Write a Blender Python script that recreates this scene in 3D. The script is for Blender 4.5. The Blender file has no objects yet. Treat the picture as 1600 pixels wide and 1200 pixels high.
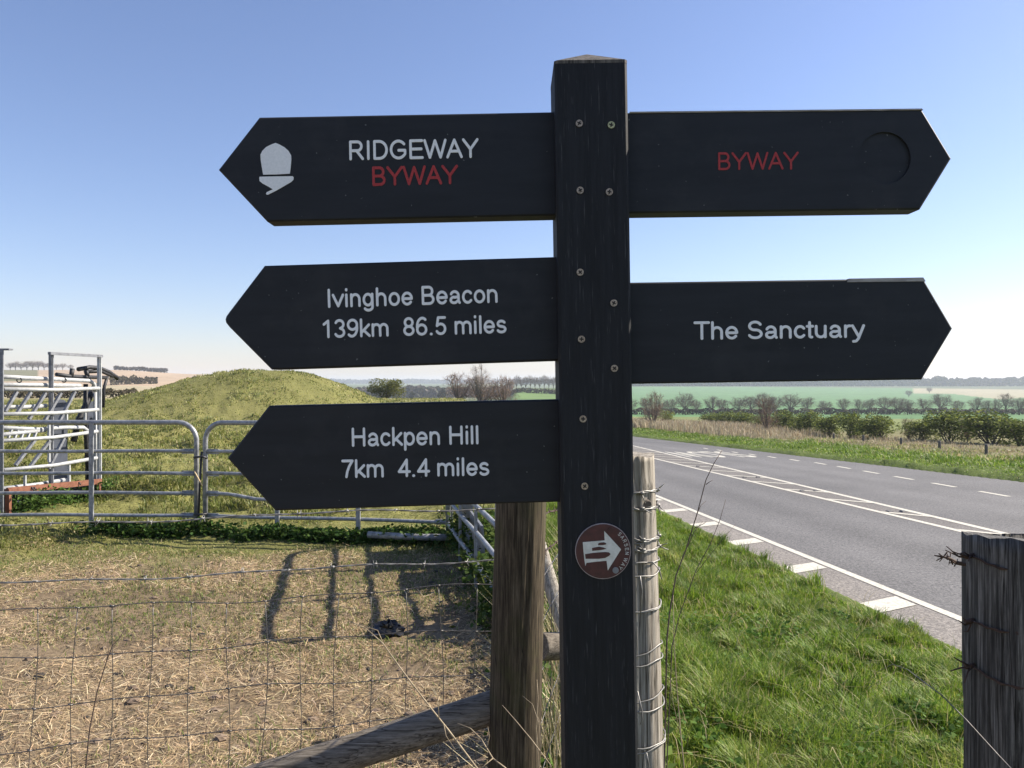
import bpy, bmesh, math, random
import numpy as np
from mathutils import Vector, Matrix

R = math.radians
random.seed(7)
rng = np.random.default_rng(11)
scene = bpy.context.scene
COL = scene.collection

# ------------------------------------------------------------------ camera, sky, sun, exposure
CAM_H = 1.55
cam_d = bpy.data.cameras.new('camera')
cam_d.sensor_width = 36.0
cam_d.lens = 27.0
cam_d.clip_start = 0.02
cam_d.clip_end = 20000
cam = bpy.data.objects.new('camera', cam_d)
cam.location = (0, 0, CAM_H)
cam.rotation_euler = (R(90), 0, 0)
COL.objects.link(cam)
scene.camera = cam

SUN_AZ, SUN_EL = 73.0, 38.0          # azimuth clockwise from the view axis (+Y)
world = bpy.data.worlds.new('World')
scene.world = world
world.use_nodes = True
wn = world.node_tree.nodes
wl = world.node_tree.links
wn.clear()
sky = wn.new('ShaderNodeTexSky')
sky.sky_type = 'NISHITA'
sky.sun_disc = False
sky.sun_elevation = R(SUN_EL)
sky.sun_rotation = R(SUN_AZ)
sky.altitude = 0
sky.air_density = 1.05
sky.dust_density = 0.5
sky.ozone_density = 4.5
bg = wn.new('ShaderNodeBackground')
bg.inputs['Strength'].default_value = 0.089
wo = wn.new('ShaderNodeOutputWorld')
tint = wn.new('ShaderNodeMix'); tint.data_type = 'RGBA'; tint.blend_type = 'MULTIPLY'
tint.inputs[0].default_value = 1.0; tint.inputs[7].default_value = (1.09, 0.955, 1.0, 1)   # the phone's white balance
wl.new(sky.outputs[0], tint.inputs[6])
wl.new(tint.outputs[2], bg.inputs['Color'])
wl.new(bg.outputs[0], wo.inputs['Surface'])

sun_d = bpy.data.lights.new('sun', 'SUN')
sun_d.energy = 5.0
sun_d.angle = R(0.53)
sun_d.color = (1.0, 0.91, 0.77)
sun = bpy.data.objects.new('sun', sun_d)
sv = Vector((math.sin(R(SUN_AZ)) * math.cos(R(SUN_EL)), math.cos(R(SUN_AZ)) * math.cos(R(SUN_EL)), math.sin(R(SUN_EL))))
sun.rotation_euler = sv.to_track_quat('Z', 'Y').to_euler()
sun.location = sv * 50
COL.objects.link(sun)

scene.view_settings.view_transform = 'Standard'
scene.view_settings.look = 'None'
scene.view_settings.exposure = 0.98
scene.view_settings.gamma = 1.0
scene.view_settings.use_curve_mapping = False
scene.render.engine = 'CYCLES'
scene.cycles.max_bounces = 6
scene.cycles.diffuse_bounces = 3
scene.cycles.glossy_bounces = 2
scene.cycles.transmission_bounces = 3
scene.cycles.volume_bounces = 1
scene.cycles.use_denoising = True

# ------------------------------------------------------------------ helpers
F = 1200.0
def P(px, py, d):
    """a place seen at that spot of the 1600x1200 photograph, standing d metres away"""
    return Vector(((px - 800) / F * d, d, CAM_H - (py - 600) / F * d))

def wloc(o):
    v = Vector((0, 0, 0))
    while o is not None:
        v = v + o.location
        o = o.parent
    return v

def tag(o, label=None, cat=None, group=None, kind=None):
    if label: o['label'] = label
    if cat: o['category'] = cat
    if group: o['group'] = group
    if kind: o['kind'] = kind
    return o

def empty(name, loc, label=None, cat=None, group=None):
    o = bpy.data.objects.new(name, None)
    o.empty_display_size = 0.1
    o.location = loc
    COL.objects.link(o)
    return tag(o, label, cat, group)

def link_mesh(name, me, parent=None, inv=None, origin=None):
    """mesh given in world coordinates; moved into the parent's frame (or to an origin of its own)"""
    o = bpy.data.objects.new(name, me)
    COL.objects.link(o)
    if parent is not None:
        o.parent = parent
        if inv is not None:
            me.transform(inv)
        else:
            me.transform(Matrix.Translation(-wloc(parent)))
    elif origin is not None:
        me.transform(Matrix.Translation(-Vector(origin)))
        o.location = origin
    return o

class MB:
    def __init__(s):
        s.v = []; s.f = []; s.n = 0; s.smooth = []
    def add(s, verts, faces, smooth=False):
        b = s.n
        s.v.extend([tuple(v) for v in verts])
        s.n += len(verts)
        for f in faces:
            s.f.append(tuple(b + i for i in f)); s.smooth.append(smooth)
    def box(s, c, size, rot=None):
        hx, hy, hz = [a / 2 for a in size]
        vs = [Vector((x, y, z)) for x in (-hx, hx) for y in (-hy, hy) for z in (-hz, hz)]
        if rot is not None:
            vs = [rot @ v for v in vs]
        c = Vector(c)
        s.add([v + c for v in vs], [(0,1,3,2),(4,6,7,5),(0,4,5,1),(2,3,7,6),(0,2,6,4),(1,5,7,3)])
    def beam(s, a, b, w, h, up=(0,0,1)):
        a, b = Vector(a), Vector(b)
        d = (b - a).normalized()
        side = d.cross(Vector(up))
        if side.length < 1e-4: side = d.cross(Vector((0,1,0)))
        side.normalize(); u = side.cross(d).normalized()
        vs = [p + side * sx * w / 2 + u * su * h / 2 for p in (a, b) for sx, su in ((-1,-1),(1,-1),(1,1),(-1,1))]
        s.add(vs, [(0,1,2,3),(7,6,5,4),(0,4,5,1),(1,5,6,2),(2,6,7,3),(3,7,4,0)])
    def tube(s, pts, r, n=8, cap=True):
        pts = [Vector(p) for p in pts]
        m = len(pts)
        rs = r if hasattr(r, '__len__') else [r] * m
        t0 = (pts[1] - pts[0]).normalized()
        a = Vector((0,0,1)) if abs(t0.z) < 0.9 else Vector((1,0,0))
        u = t0.cross(a).normalized()
        vs = []
        for i in range(m):
            t = (pts[min(i+1, m-1)] - pts[max(i-1, 0)]).normalized()
            u = (u - t * u.dot(t)).normalized()
            w = t.cross(u)
            for k in range(n):
                an = 2 * math.pi * k / n
                vs.append(pts[i] + (u * math.cos(an) + w * math.sin(an)) * rs[i])
        fs = []
        for i in range(m - 1):
            for k in range(n):
                k2 = (k + 1) % n
                fs.append((i*n+k, i*n+k2, (i+1)*n+k2, (i+1)*n+k))
        s.add(vs, fs, True)
        if cap:
            b = s.n - len(vs)
            s.f.append(tuple(b + k for k in range(n))[::-1]); s.smooth.append(False)
            s.f.append(tuple(b + (m-1)*n + k for k in range(n))); s.smooth.append(False)
    def prism(s, poly, dvec):
        """flat polygon (world points) pushed along dvec"""
        n = len(poly)
        d = Vector(dvec)
        a = [Vector(p) for p in poly]
        s.add(a + [p + d for p in a], [tuple(range(n)), tuple(range(2*n-1, n-1, -1))] + [(i, n+i, n+(i+1)%n, (i+1)%n) for i in range(n)])
    def mesh(s, name, mat, recalc=True):
        me = bpy.data.meshes.new(name)
        me.from_pydata(s.v, [], s.f)
        me.polygons.foreach_set('use_smooth', s.smooth)
        if mat is not None: me.materials.append(mat)
        if recalc:
            bm = bmesh.new(); bm.from_mesh(me)
            bmesh.ops.recalc_face_normals(bm, faces=bm.faces)
            bm.to_mesh(me); bm.free()
        me.update()
        return me
    def build(s, name, mat, parent=None, inv=None, origin=None):
        return link_mesh(name, s.mesh(name, mat), parent, inv, origin)

def np_mesh(name, verts, quads=None, tris=None, cols=None, mat=None, smooth=False):
    me = bpy.data.meshes.new(name)
    nv = len(verts)
    nq = 0 if quads is None else len(quads)
    nt = 0 if tris is None else len(tris)
    me.vertices.add(nv)
    me.vertices.foreach_set('co', np.ascontiguousarray(verts, dtype=np.float32).ravel())
    loops = []
    if nq: loops.append(np.asarray(quads, dtype=np.int32).ravel())
    if nt: loops.append(np.asarray(tris, dtype=np.int32).ravel())
    loops = np.concatenate(loops)
    me.loops.add(len(loops))
    me.loops.foreach_set('vertex_index', loops)
    tot = np.concatenate([np.full(nq, 4, np.int32), np.full(nt, 3, np.int32)])
    start = np.concatenate([[0], np.cumsum(tot)[:-1]]).astype(np.int32)
    me.polygons.add(nq + nt)
    me.polygons.foreach_set('loop_start', start)
    try:
        me.polygons.foreach_set('loop_total', tot)
    except Exception:
        pass
    me.update(calc_edges=True)
    if smooth:
        me.polygons.foreach_set('use_smooth', np.ones(nq + nt, dtype=bool))
    if cols is not None:
        at = me.attributes.new('col', 'FLOAT_COLOR', 'POINT')
        c4 = np.ones((nv, 4), np.float32); c4[:, :3] = cols
        at.data.foreach_set('color', c4.ravel())
    if mat is not None: me.materials.append(mat)
    return me

# value noise
_tab = np.random.default_rng(3).random((256, 256))
def vnoise(x, y):
    x = np.asarray(x, float); y = np.asarray(y, float)
    xi = np.floor(x).astype(int); yi = np.floor(y).astype(int)
    fx = x - xi; fy = y - yi
    fx = fx*fx*(3-2*fx); fy = fy*fy*(3-2*fy)
    a = _tab[xi & 255, yi & 255]; b = _tab[(xi+1) & 255, yi & 255]
    c = _tab[xi & 255, (yi+1) & 255]; d = _tab[(xi+1) & 255, (yi+1) & 255]
    return (a*(1-fx)+b*fx)*(1-fy) + (c*(1-fx)+d*fx)*fy
def fbm(x, y, sc, octv=4, off=0.0):
    t = 0; amp = 0.5; s = 0
    x = np.asarray(x, float) * sc + off; y = np.asarray(y, float) * sc + off * 1.7
    for _ in range(octv):
        t = t + amp * vnoise(x, y); s += amp
        x = x * 2.03 + 17.1; y = y * 2.03 + 5.3; amp *= 0.5
    return t / s            # 0..1
def sstep(a, b, x):
    t = np.clip((np.asarray(x, float) - a) / (b - a), 0, 1)
    return t*t*(3-2*t)

# ------------------------------------------------------------------ materials
def nodes(name):
    m = bpy.data.materials.new(name); m.use_nodes = True
    nt = m.node_tree
    b = nt.nodes.get('Principled BSDF')
    return m, nt, b
def noise_node(nt, coord, scale, detail=6, rough=0.6, vec_scale=None):
    n = nt.nodes.new('ShaderNodeTexNoise')
    n.inputs['Scale'].default_value = scale
    n.inputs['Detail'].default_value = detail
    n.inputs['Roughness'].default_value = rough
    if vec_scale is not None:
        mp = nt.nodes.new('ShaderNodeMapping'); mp.inputs['Scale'].default_value = vec_scale
        nt.links.new(coord, mp.inputs['Vector']); nt.links.new(mp.outputs[0], n.inputs['Vector'])
    else:
        nt.links.new(coord, n.inputs['Vector'])
    return n.outputs['Fac']
def ramp(nt, fac, stops):
    r = nt.nodes.new('ShaderNodeValToRGB')
    el = r.color_ramp.elements
    while len(el) < len(stops): el.new(0.5)
    for e, (p, c) in zip(el, stops):
        e.position = p; e.color = (*c, 1) if len(c) == 3 else c
    nt.links.new(fac, r.inputs['Fac'])
    return r.outputs['Color']
def bump(nt, b, h, strength, dist=0.01):
    n = nt.nodes.new('ShaderNodeBump')
    n.inputs['Strength'].default_value = strength
    n.inputs['Distance'].default_value = dist
    nt.links.new(h, n.inputs['Height']); nt.links.new(n.outputs[0], b.inputs['Normal'])
def mixc(nt, fac, a, c, mode='MIX'):
    n = nt.nodes.new('ShaderNodeMix'); n.data_type = 'RGBA'; n.blend_type = mode
    for sock, v in ((n.inputs[0], fac), (n.inputs[6], a), (n.inputs[7], c)):
        if hasattr(v, 'links') or hasattr(v, 'is_linked'): nt.links.new(v, sock)
        elif isinstance(v, (int, float)): sock.default_value = v
        else: sock.default_value = (*v, 1)
    return n.outputs[2]
def objco(nt):
    return nt.nodes.new('ShaderNodeTexCoord').outputs['Object']

def mat_speck(name, c1, c2, scale, rough=0.6, metal=0.0, bmp=0.2, vec=None, spec=0.5, dist=0.002, lo=0.35, hi=0.65):
    m, nt, b = nodes(name)
    f = noise_node(nt, objco(nt), scale, 8, 0.65, vec)
    nt.links.new(ramp(nt, f, [(lo, c1), (hi, c2)]), b.inputs['Base Color'])
    b.inputs['Roughness'].default_value = rough
    b.inputs['Metallic'].default_value = metal
    b.inputs['Specular IOR Level'].default_value = spec
    if bmp: bump(nt, b, f, bmp, dist)
    return m

def mat_wood(name, dark, mid, light, along='z', moss=None, rough=0.85, bmp=0.6):
    m, nt, b = nodes(name)
    co = objco(nt)
    v = {'z': (1, 1, .045), 'x': (.06, 1, 1)}[along]
    f = noise_node(nt, co, 130, 9, 0.75, v)
    g = noise_node(nt, co, 22, 5, 0.6, {'z': (1, 1, .12), 'x': (.12, 1, 1)}[along])
    c = ramp(nt, f, [(0.36, dark), (0.49, mid), (0.64, light)])
    c = mixc(nt, ramp(nt, g, [(0.35, (0,0,0)), (0.7, (.35,.35,.35))]), c, mid)
    if moss is not None:
        k = noise_node(nt, co, 7, 6, 0.7)
        c = mixc(nt, ramp(nt, k, [(0.5, (0,0,0)), (0.68, (.8,.8,.8))]), c, moss)
    ck = noise_node(nt, co, 42, 3, 0.5, {'z': (1, 1, .022), 'x': (.03, 1, 1)}[along])
    ck2 = ramp(nt, ck, [(.40, (1,1,1)), (.474, (1,1,1)), (.487, (.22,.2,.18)), (.50, (1,1,1)), (.55, (1,1,1)), (.562, (.3,.28,.25)), (.574, (1,1,1))])
    c = mixc(nt, 1.0, c, ck2, 'MULTIPLY')
    nt.links.new(c, b.inputs['Base Color'])
    b.inputs['Roughness'].default_value = rough
    b.inputs['Specular IOR Level'].default_value = 0.25
    bump(nt, b, f, bmp*.4, 0.0022)
    return m

def mat_leaf(name, trans=0.35, rough=0.55, spec=0.3, tint=(1,1,1)):
    m, nt, b = nodes(name)
    a = nt.nodes.new('ShaderNodeAttribute'); a.attribute_name = 'col'
    c = mixc(nt, 1.0, a.outputs['Color'], tint, 'MULTIPLY')
    nt.links.new(c, b.inputs['Base Color'])
    b.inputs['Roughness'].default_value = rough
    b.inputs['Specular IOR Level'].default_value = spec
    tr = nt.nodes.new('ShaderNodeBsdfTranslucent')
    nt.links.new(c, tr.inputs['Color'])
    mx = nt.nodes.new('ShaderNodeMixShader'); mx.inputs[0].default_value = trans
    nt.links.new(b.outputs[0], mx.inputs[1]); nt.links.new(tr.outputs[0], mx.inputs[2])
    nt.links.new(mx.outputs[0], nt.nodes['Material Output'].inputs['Surface'])
    return m

M = {}
M['sign'] = mat_speck('sign_black', (.0098, .0112, .0148), (.0145, .0165, .0215), 60, 0.62, bmp=0.12, vec=(.15, 1, 1), spec=0.35)
# flecks of dust, chips and rubbed patches on the black boards
nt = M['sign'].node_tree; b = nt.nodes['Principled BSDF']; co = objco(nt)
src = b.inputs['Base Color'].links[0].from_socket
fl = noise_node(nt, co, 170, 2, 0.5); sm = noise_node(nt, co, 9, 5, 0.65)
c = mixc(nt, ramp(nt, fl, [(.735, (0,0,0)), (.76, (.6,.6,.6))]), src, (.22, .22, .22))
c = mixc(nt, ramp(nt, sm, [(.52, (0,0,0)), (.80, (.22,.22,.22))]), c, (.075, .075, .075))
nt.links.new(c, b.inputs['Base Color'])
# sign post: black stain over grained timber with pale scratches along the grain
m, nt, b = nodes('post_black')
co = objco(nt)
f = noise_node(nt, co, 150, 9, 0.75, (1, 1, .05))
s2 = noise_node(nt, co, 420, 3, 0.6, (1, 1, .05))
c = ramp(nt, f, [(0.3, (.0055, .0062, .008)), (0.62, (.0145, .016, .0195))])
c = mixc(nt, ramp(nt, s2, [(0.62, (0,0,0)), (0.72, (.5,.5,.5))]), c, (.09, .09, .095))
nt.links.new(c, b.inputs['Base Color']); b.inputs['Roughness'].default_value = 0.7; b.inputs['Specular IOR Level'].default_value = 0.3
bump(nt, b, f, 0.5, 0.002)
M['post'] = m
M['post_cap'] = mat_wood('post_cap_weathered', (.03,.03,.032), (.10,.09,.08), (.2,.18,.16), bmp=.5)
M['worn'] = mat_speck('worn_edge_grey', (.22, .20, .19), (.42, .40, .38), 160, 0.8, bmp=.3, vec=(.2,1,1))
M['letter'] = mat_speck('lettering_white', (.76, .77, .78), (.86, .86, .87), 300, 0.55, bmp=.1)
M['red'] = mat_speck('lettering_red', (.30, .020, .022), (.46, .038, .038), 500, 0.6, bmp=.2)
M['brass'] = mat_speck('screw_brass', (.20, .15, .11), (.52, .43, .34), 500, 0.45, metal=.5, bmp=.1)
M['brass_bright'] = mat_speck('screw_yellow', (.28, .27, .13), (.55, .53, .3), 500, 0.4, metal=.5, bmp=.1)
M['recess'] = mat_speck('screw_recess', (.01, .01, .01), (.03, .025, .02), 300, 0.8, bmp=0)
M['maroon'] = mat_speck('disc_maroon', (.045, .014, .018), (.085, .022, .026), 90, 0.42, bmp=.05, spec=.5)
M['disc_rim'] = mat_speck('disc_rim_pale', (.3, .25, .25), (.45, .4, .4), 90, 0.5, bmp=0)
M['cream'] = mat_speck('disc_cream', (.55, .55, .50), (.70, .70, .66), 120, 0.45, bmp=0)
M['galv'] = mat_speck('galvanised_steel', (.17, .178, .19), (.37, .38, .39), 22, 0.5, metal=.35, bmp=.05)
M['galv_pale'] = mat_speck('galvanised_pale', (.30, .31, .32), (.47, .48, .48), 20, 0.6, metal=.15, bmp=.05)
M['galv_dark'] = mat_speck('galvanised_dull', (.13, .135, .15), (.25, .26, .28), 20, 0.55, metal=.3, bmp=.05)
M['wire'] = mat_speck('wire_steel', (.07, .066, .063), (.18, .172, .165), 60, 0.5, metal=.6, bmp=0)
M['wire_bright'] = mat_speck('wire_galvanised', (.16, .155, .15), (.36, .35, .33), 60, 0.5, metal=.4, bmp=0)
M['rust_wire'] = mat_speck('wire_rusty', (.035, .02, .014), (.09, .05, .035), 80, 0.8, bmp=0)
M['rust'] = mat_speck('rusty_steel', (.13, .045, .025), (.25, .105, .06), 18, 0.85, bmp=.3)
M['black_steel'] = mat_speck('black_steel', (.02, .02, .022), (.05, .05, .055), 15, 0.55, metal=.3, bmp=.1)
M['plastic'] = mat_speck('black_plastic', (.008, .008, .009), (.02, .02, .022), 12, 0.28, bmp=.2)
M['blue_sheet'] = mat_speck('slate_sheet', (.035, .042, .06), (.06, .07, .095), 6, 0.55, bmp=.1)
M['wood_gate'] = mat_wood('wood_brown_post', (.018, .0135, .0085), (.058, .044, .028), (.16, .128, .085), moss=(.058, .056, .022), bmp=1.0)
M['wood_brace'] = mat_wood('wood_grey_brace', (.055, .046, .036), (.16, .137, .11), (.28, .245, .20), along='x')
M['wood_pale'] = mat_wood('wood_silver_post', (.075, .062, .048), (.29, .26, .22), (.47, .435, .375), bmp=1.4)
M['wood_old'] = mat_wood('wood_charcoal_post', (.014, .0135, .013), (.065, .063, .06), (.23, .222, .21), bmp=1.0)
M['wood_far'] = mat_wood('wood_far_post', (.05, .045, .04), (.12, .11, .10), (.2, .185, .17))
M['stem_tan'] = mat_speck('dry_stem_tan', (.22, .17, .105), (.42, .34, .225), 60, 0.8, bmp=0)
M['stem_dark'] = mat_speck('twig_dark', (.045, .028, .022), (.11, .075, .06), 60, 0.8, bmp=0)
M['bark'] = mat_speck('bark_grey', (.06, .05, .04), (.15, .125, .105), 6, 0.9, bmp=.2)
M['twig'] = mat_speck('twig_brown', (.115, .085, .065), (.20, .155, .12), 2, 0.9, bmp=0)
M['twig_rust'] = mat_speck('twig_reddish', (.20, .125, .085), (.36, .25, .175), 2, 0.9, bmp=0)
M['birch'] = mat_speck('bark_birch', (.30, .25, .22), (.60, .53, .48), 4, 0.8, bmp=0)
M['ivy'] = mat_speck('ivy_dark', (.02, .03, .015), (.05, .06, .03), 3, 0.6, bmp=0)
M['grass'] = mat_leaf('grass_blades', 0.42, 0.5, 0.3)
M['straw'] = mat_leaf('straw', 0.2, 0.6, 0.25)
M['leaf'] = mat_leaf('leaves', 0.35, 0.65, 0.12)
M['paint'] = mat_speck('road_paint_white', (.24, .23, .205), (.54, .515, .44), 30, 0.75, bmp=.25, lo=.30, hi=.5)
M['stud'] = mat_speck('road_stud_dark', (.05,.05,.05), (.14,.13,.12), 40, 0.6, bmp=0)

# ------------------------------------------------------------------ terrain
UX, UY = -0.0674, 0.9977           # direction of the road away from the camera
def os_of(x, y):
    return x * UY - y * UX, x * UX + y * UY      # offset to the right of the road axis, distance along it
def road_xy(o, s):
    return o * UY + s * UX, -o * UX + s * UY
DK = [0, 10, 40, 60, 75, 100, 150, 200, 300, 400, 500, 600, 700, 800, 1000, 1200, 1500, 2000, 3000, 4500]
L0 = [0, 0, 0, 0, 0, -.28, -.45, -.28, 1.05, 3.55, 7.4, 12.05, 14.4, 14.2, 12, 10, 8, 5, 4, 4]
L1 = [0, 0, 0, 0, 0, -.5, -1.2, -1.2, 0.0, 2.4, 5.4, 8.8, 10.4, 10.0, 8, 6, 4, 2, 3, 5]
MM = [0, 0, 0, 0, -.1, -.9, -3, -5, -7, -8.5, -9.5, -10, -10, -10, -8.5, -6, -3, -1, 3, 12]
MH = [0, 0, 0, 0, -.1, -.9, -3, -5, -5.5, -2.6, -1.2, -1.5, -5, -9, -8.5, -6, -3, -1, 3, 12]
RR = [-.15, -.57, -1.83, -2.67, -3.2, -4.0, -5.6, -7.0, -9.2, -10.2, -10.9, -11.0, -10.6, -9.6, -6.5, -2.5, -2.0, -2.0, 0, 4]
PK = [-1e6, 170, 320, 520, 780, 810, 880, 1000, 1e6]
PROF = np.array([L0, L0, L1, MM, MM, MH, MH, RR, RR], float)
def road_z(s):
    return np.interp(s, [-200, 0, 60, 100, 150, 200], [-.15, -.15, -2.67, -4.0, -5.6, -7.0])
MOUND = (-12.9, 41.0)
def mound_z(x, y):
    dx = (x - MOUND[0]); dy = (y - MOUND[1])
    r = np.sqrt((dx / np.where(dx < 0, 10.9, 8.0))**2 + (dy / 11.0)**2)
    return 2.24 * (1 - sstep(0.10, 1.05, r)) 
def zfun(x, y):
    x = np.asarray(x, float); y = np.asarray(y, float)
    d = np.sqrt(x*x + y*y)
    dd = np.where(y > 0, np.maximum(y, d * 0.5), d)
    o, s = os_of(x, y)
    # by azimuth, for the far country
    px = np.where(y > 0.2 * np.abs(x), 800 + F * x / np.maximum(y, 1e-3), np.where(x < 0, -5000, 6000))
    ds = np.clip(dd, 0, 4499)
    ki = np.searchsorted(DK, ds, side='right') - 1
    ki = np.clip(ki, 0, len(DK) - 2)
    DKa = np.array(DK, float)
    td = (ds - DKa[ki]) / (DKa[ki+1] - DKa[ki])
    pi_ = np.clip(np.searchsorted(PK, px, side='right') - 1, 0, len(PK) - 2)
    PKa = np.array(PK, float)
    tp = np.clip((px - PKa[pi_]) / (PKa[pi_+1] - PKa[pi_]), 0, 1)
    tp = tp*tp*(3-2*tp)
    za = PROF[pi_, ki] * (1-td) + PROF[pi_, ki+1] * td
    zb = PROF[pi_+1, ki] * (1-td) + PROF[pi_+1, ki+1] * td
    zfar = za * (1-tp) + zb * tp
    # by offset from the road, for the near country
    zr = road_z(s)
    t = sstep(0.2, 3.35, o)
    verge_r = zr + 0.02 + 0.09 * sstep(14.15, 14.6, o) - 0.12 * sstep(22, 30, o)
    znear = (1-t) * 0.0 + t * (np.where(o > 14.1, verge_r, zr + 0.035))
    onroad = (o > 3.55) & (o < 14.12)
    znear = np.where(onroad, zr - 0.09, znear)
    w = sstep(70, 125, d)
    w = np.where((o > 14.1), sstep(70, 125, s), w)
    return znear * (1-w) + zfar * w + mound_z(x, y)
def zf(x, y):
    return float(zfun(x, y))

def zone_weights(x, y):
    """dirt of the paddock, rough pasture, road verge"""
    o, s = os_of(x, y)
    n = fbm(x, y, 0.9, 4, 3.1) - 0.5
    dirt = (1 - sstep(6.3, 7.5, y + n * 2.2 - 0.10 * (x + 3))) * (1 - sstep(-0.15, 0.35, o - 0.30 + n * 0.6))
    dirt = np.where(y < 0.5, dirt * 0.6, dirt)
    verge = sstep(0.0, 0.6, o - 0.25 + n * 0.3) * (1 - sstep(120, 160, np.hypot(x, y)))
    return dirt, verge

def build_ground():
    r = np.concatenate([np.linspace(0.3, 2.6, 12)[:-1], np.linspace(2.6, 12, 185)[:-1], np.geomspace(12, 80, 150)[:-1], np.geomspace(80, 4400, 110)])
    azv = np.concatenate([np.linspace(-180, -41, 70)[:-1], np.linspace(-41, 41, 560)[:-1], np.linspace(41, 180, 70)[:-1]])
    A, Rr = np.meshgrid(np.radians(azv), r)
    x = Rr * np.sin(A); y = Rr * np.cos(A)
    z = zfun(x, y)
    o, s = os_of(x, y)
    dirt, verge = zone_weights(x, y)
    d = Rr
    near = 1 - sstep(70, 120, d)
    rough = (fbm(x, y, 3.2, 5, 1.0) - .5) * 0.16 + (fbm(x, y, 14, 3, 9.0) - .5) * 0.05
    tuss = np.maximum(fbm(x, y, 1.1, 4, 5.5) - .5, 0) * 0.55 + (fbm(x, y, 2.6, 4, 2.2) - .5) * 0.22
    pasture = np.clip(1 - dirt - verge, 0, 1)
    road = (o > 3.3) & (o < 14.3)
    amp = near * np.where(road, 0, 1) * sstep(1.6, 2.6, d)
    z = z + amp * (dirt * (rough * 0.42) + pasture * tuss * sstep(7, 10, d) * (1 - .55 * sstep(.2, 1.0, mound_z(x, y))) + verge * (rough * 0.6 + np.where(o > 14.4, np.maximum(fbm(x, y, .8, 4, 7.7) - .5, 0) * 0.25, 0)) * sstep(0.0, .6, 3.3 - np.where(o > 14, 0, o)))
    zc = z
    # colours of soil, turf and crops
    def C(*c): return np.array(c, float)
    n1 = fbm(x, y, 0.35, 5, 4.0)[..., None]; n2 = fbm(x, y, 5.0, 4, 8.0)[..., None]
    soil = C(.135, .100, .064) * (1 - n2) + C(.27, .21, .14) * n2
    past = C(.145, .15, .05) * (1 - n1) + C(.235, .222, .085) * n1
    past = past * (0.75 + 0.5 * n2)
    vg = C(.070, .100, .026) * (1 - n2) + C(.125, .165, .045) * n2
    scrub = C(.20, .165, .095) * (1 - n2) + C(.16, .17, .07) * n2
    col = past
    so = sstep(20, 23.5, o + (n1[..., 0] - .5) * 5)[..., None] * verge[..., None]
    vcol = vg * (1 - so) + scrub * so
    col = col * (1 - verge[..., None]) + vcol * verge[..., None]
    col = col * (1 - dirt[..., None]) + soil * dirt[..., None]
    # far crops, by side and distance
    px = np.where(y > 0.2 * np.abs(x), 800 + F * x / np.maximum(y, 1e-3), np.where(x < 0, -5000, 6000))
    rightside = sstep(880, 1000, px)[..., None]
    leftside = (1 - sstep(330, 520, px))[..., None]
    wob = (fbm(x, y, 0.01, 3, 2.0) - .5) * 60
    dw = d + wob + 0.02 * (px - 1300) * sstep(900, 1000, px)
    g1 = C(.175, .205, .075); g2 = C(.105, .205, .085); stub = C(.36, .315, .21); stub2 = C(.40, .31, .22)
    rc = np.where((dw < 205)[..., None], g1 * (.85 + .3 * n1), g2 * (.9 + .2 * n1))
    pale = ((px > 1425) & (px < 1560 + (d-700)*.3) & (d > 640) & (d > 1150 - (px - 1425) * 3.0)) | ((px > 1425) & (d > 950))
    rc = np.where(pale[..., None], C(.33, .30, .20), rc)
    rc = np.where((d > 1230)[..., None], C(.10, .12, .07), rc)
    lc = np.where((dw < 95)[..., None], past, np.where((dw < 330)[..., None], stub * (.9 + .2 * n1), stub2 * (.9 + .2 * n1)))
    lc = np.where(((px < 60) & (dw > 430))[..., None], C(.17, .17, .10), lc)
    mc = np.where((dw < 110)[..., None], past, C(.11, .14, .065) * (.7 + .6 * n1))
    mc = np.where(((px > 790) & (d > 320) & (d < 470))[..., None], C(.14, .22, .075), mc)
    fc = lc * leftside + mc * (1 - leftside - rightside * (1 - leftside)) + rc * rightside * (1 - leftside)
    wf = np.where(o > 14, sstep(75, 100, d), sstep(85, 110, d))[..., None]
    col = col * (1 - wf) + fc * wf
    nr, na = x.shape
    verts = np.stack([x, y, zc], -1).reshape(-1, 3)
    i = np.arange(nr - 1)[:, None] * na; j = np.arange(na)[None, :]; j2 = (j + 1) % na
    q = np.stack([i + j, i + j2, i + na + j2, i + na + j], -1).reshape(-1, 4)[:, ::-1]
    verts = np.vstack([verts, [[0, 0, verts[:na, 2].mean()]]])
    c0 = len(verts) - 1
    jj = np.arange(na)
    t = np.stack([np.full(na, c0), (jj + 1) % na, jj], -1)
    cols = np.vstack([col.reshape(-1, 3), [[.15, .15, .06]]])
    m, nt, b = nodes('ground_soil_turf')
    a = nt.nodes.new('ShaderNodeAttribute'); a.attribute_name = 'col'
    co = objco(nt)
    f1 = noise_node(nt, co, 26, 9, 0.7); f2 = noise_node(nt, co, 0.05, 6, 0.7)
    c = mixc(nt, 1.0, a.outputs['Color'], ramp(nt, f1, [(.3, (.62, .60, .58)), (.7, (1.3, 1.3, 1.28))]), 'MULTIPLY')
    c = mixc(nt, 1.0, c, ramp(nt, f2, [(.35, (.86, .86, .86)), (.65, (1.12, 1.12, 1.12))]), 'MULTIPLY')
    nt.links.new(c, b.inputs['Base Color'])
    b.inputs['Roughness'].default_value = 0.95; b.inputs['Specular IOR Level'].default_value = 0.1
    bump(nt, b, f1, 0.8, 0.02)
    me = np_mesh('ground', verts, q, t, cols, m, True)
    o_ = link_mesh('ground', me)
    tag(o_, 'ground of bare paddock, grassy verge, pasture and far fields', 'ground', kind='structure')
    return verts[:-1], (azv, r, zc)
_gv, (_AZ, _RR, _ZC) = build_ground()
_AZX = np.append(_AZ, 180.0); _ZX = np.concatenate([_ZC, _ZC[:, :1]], 1)
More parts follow.
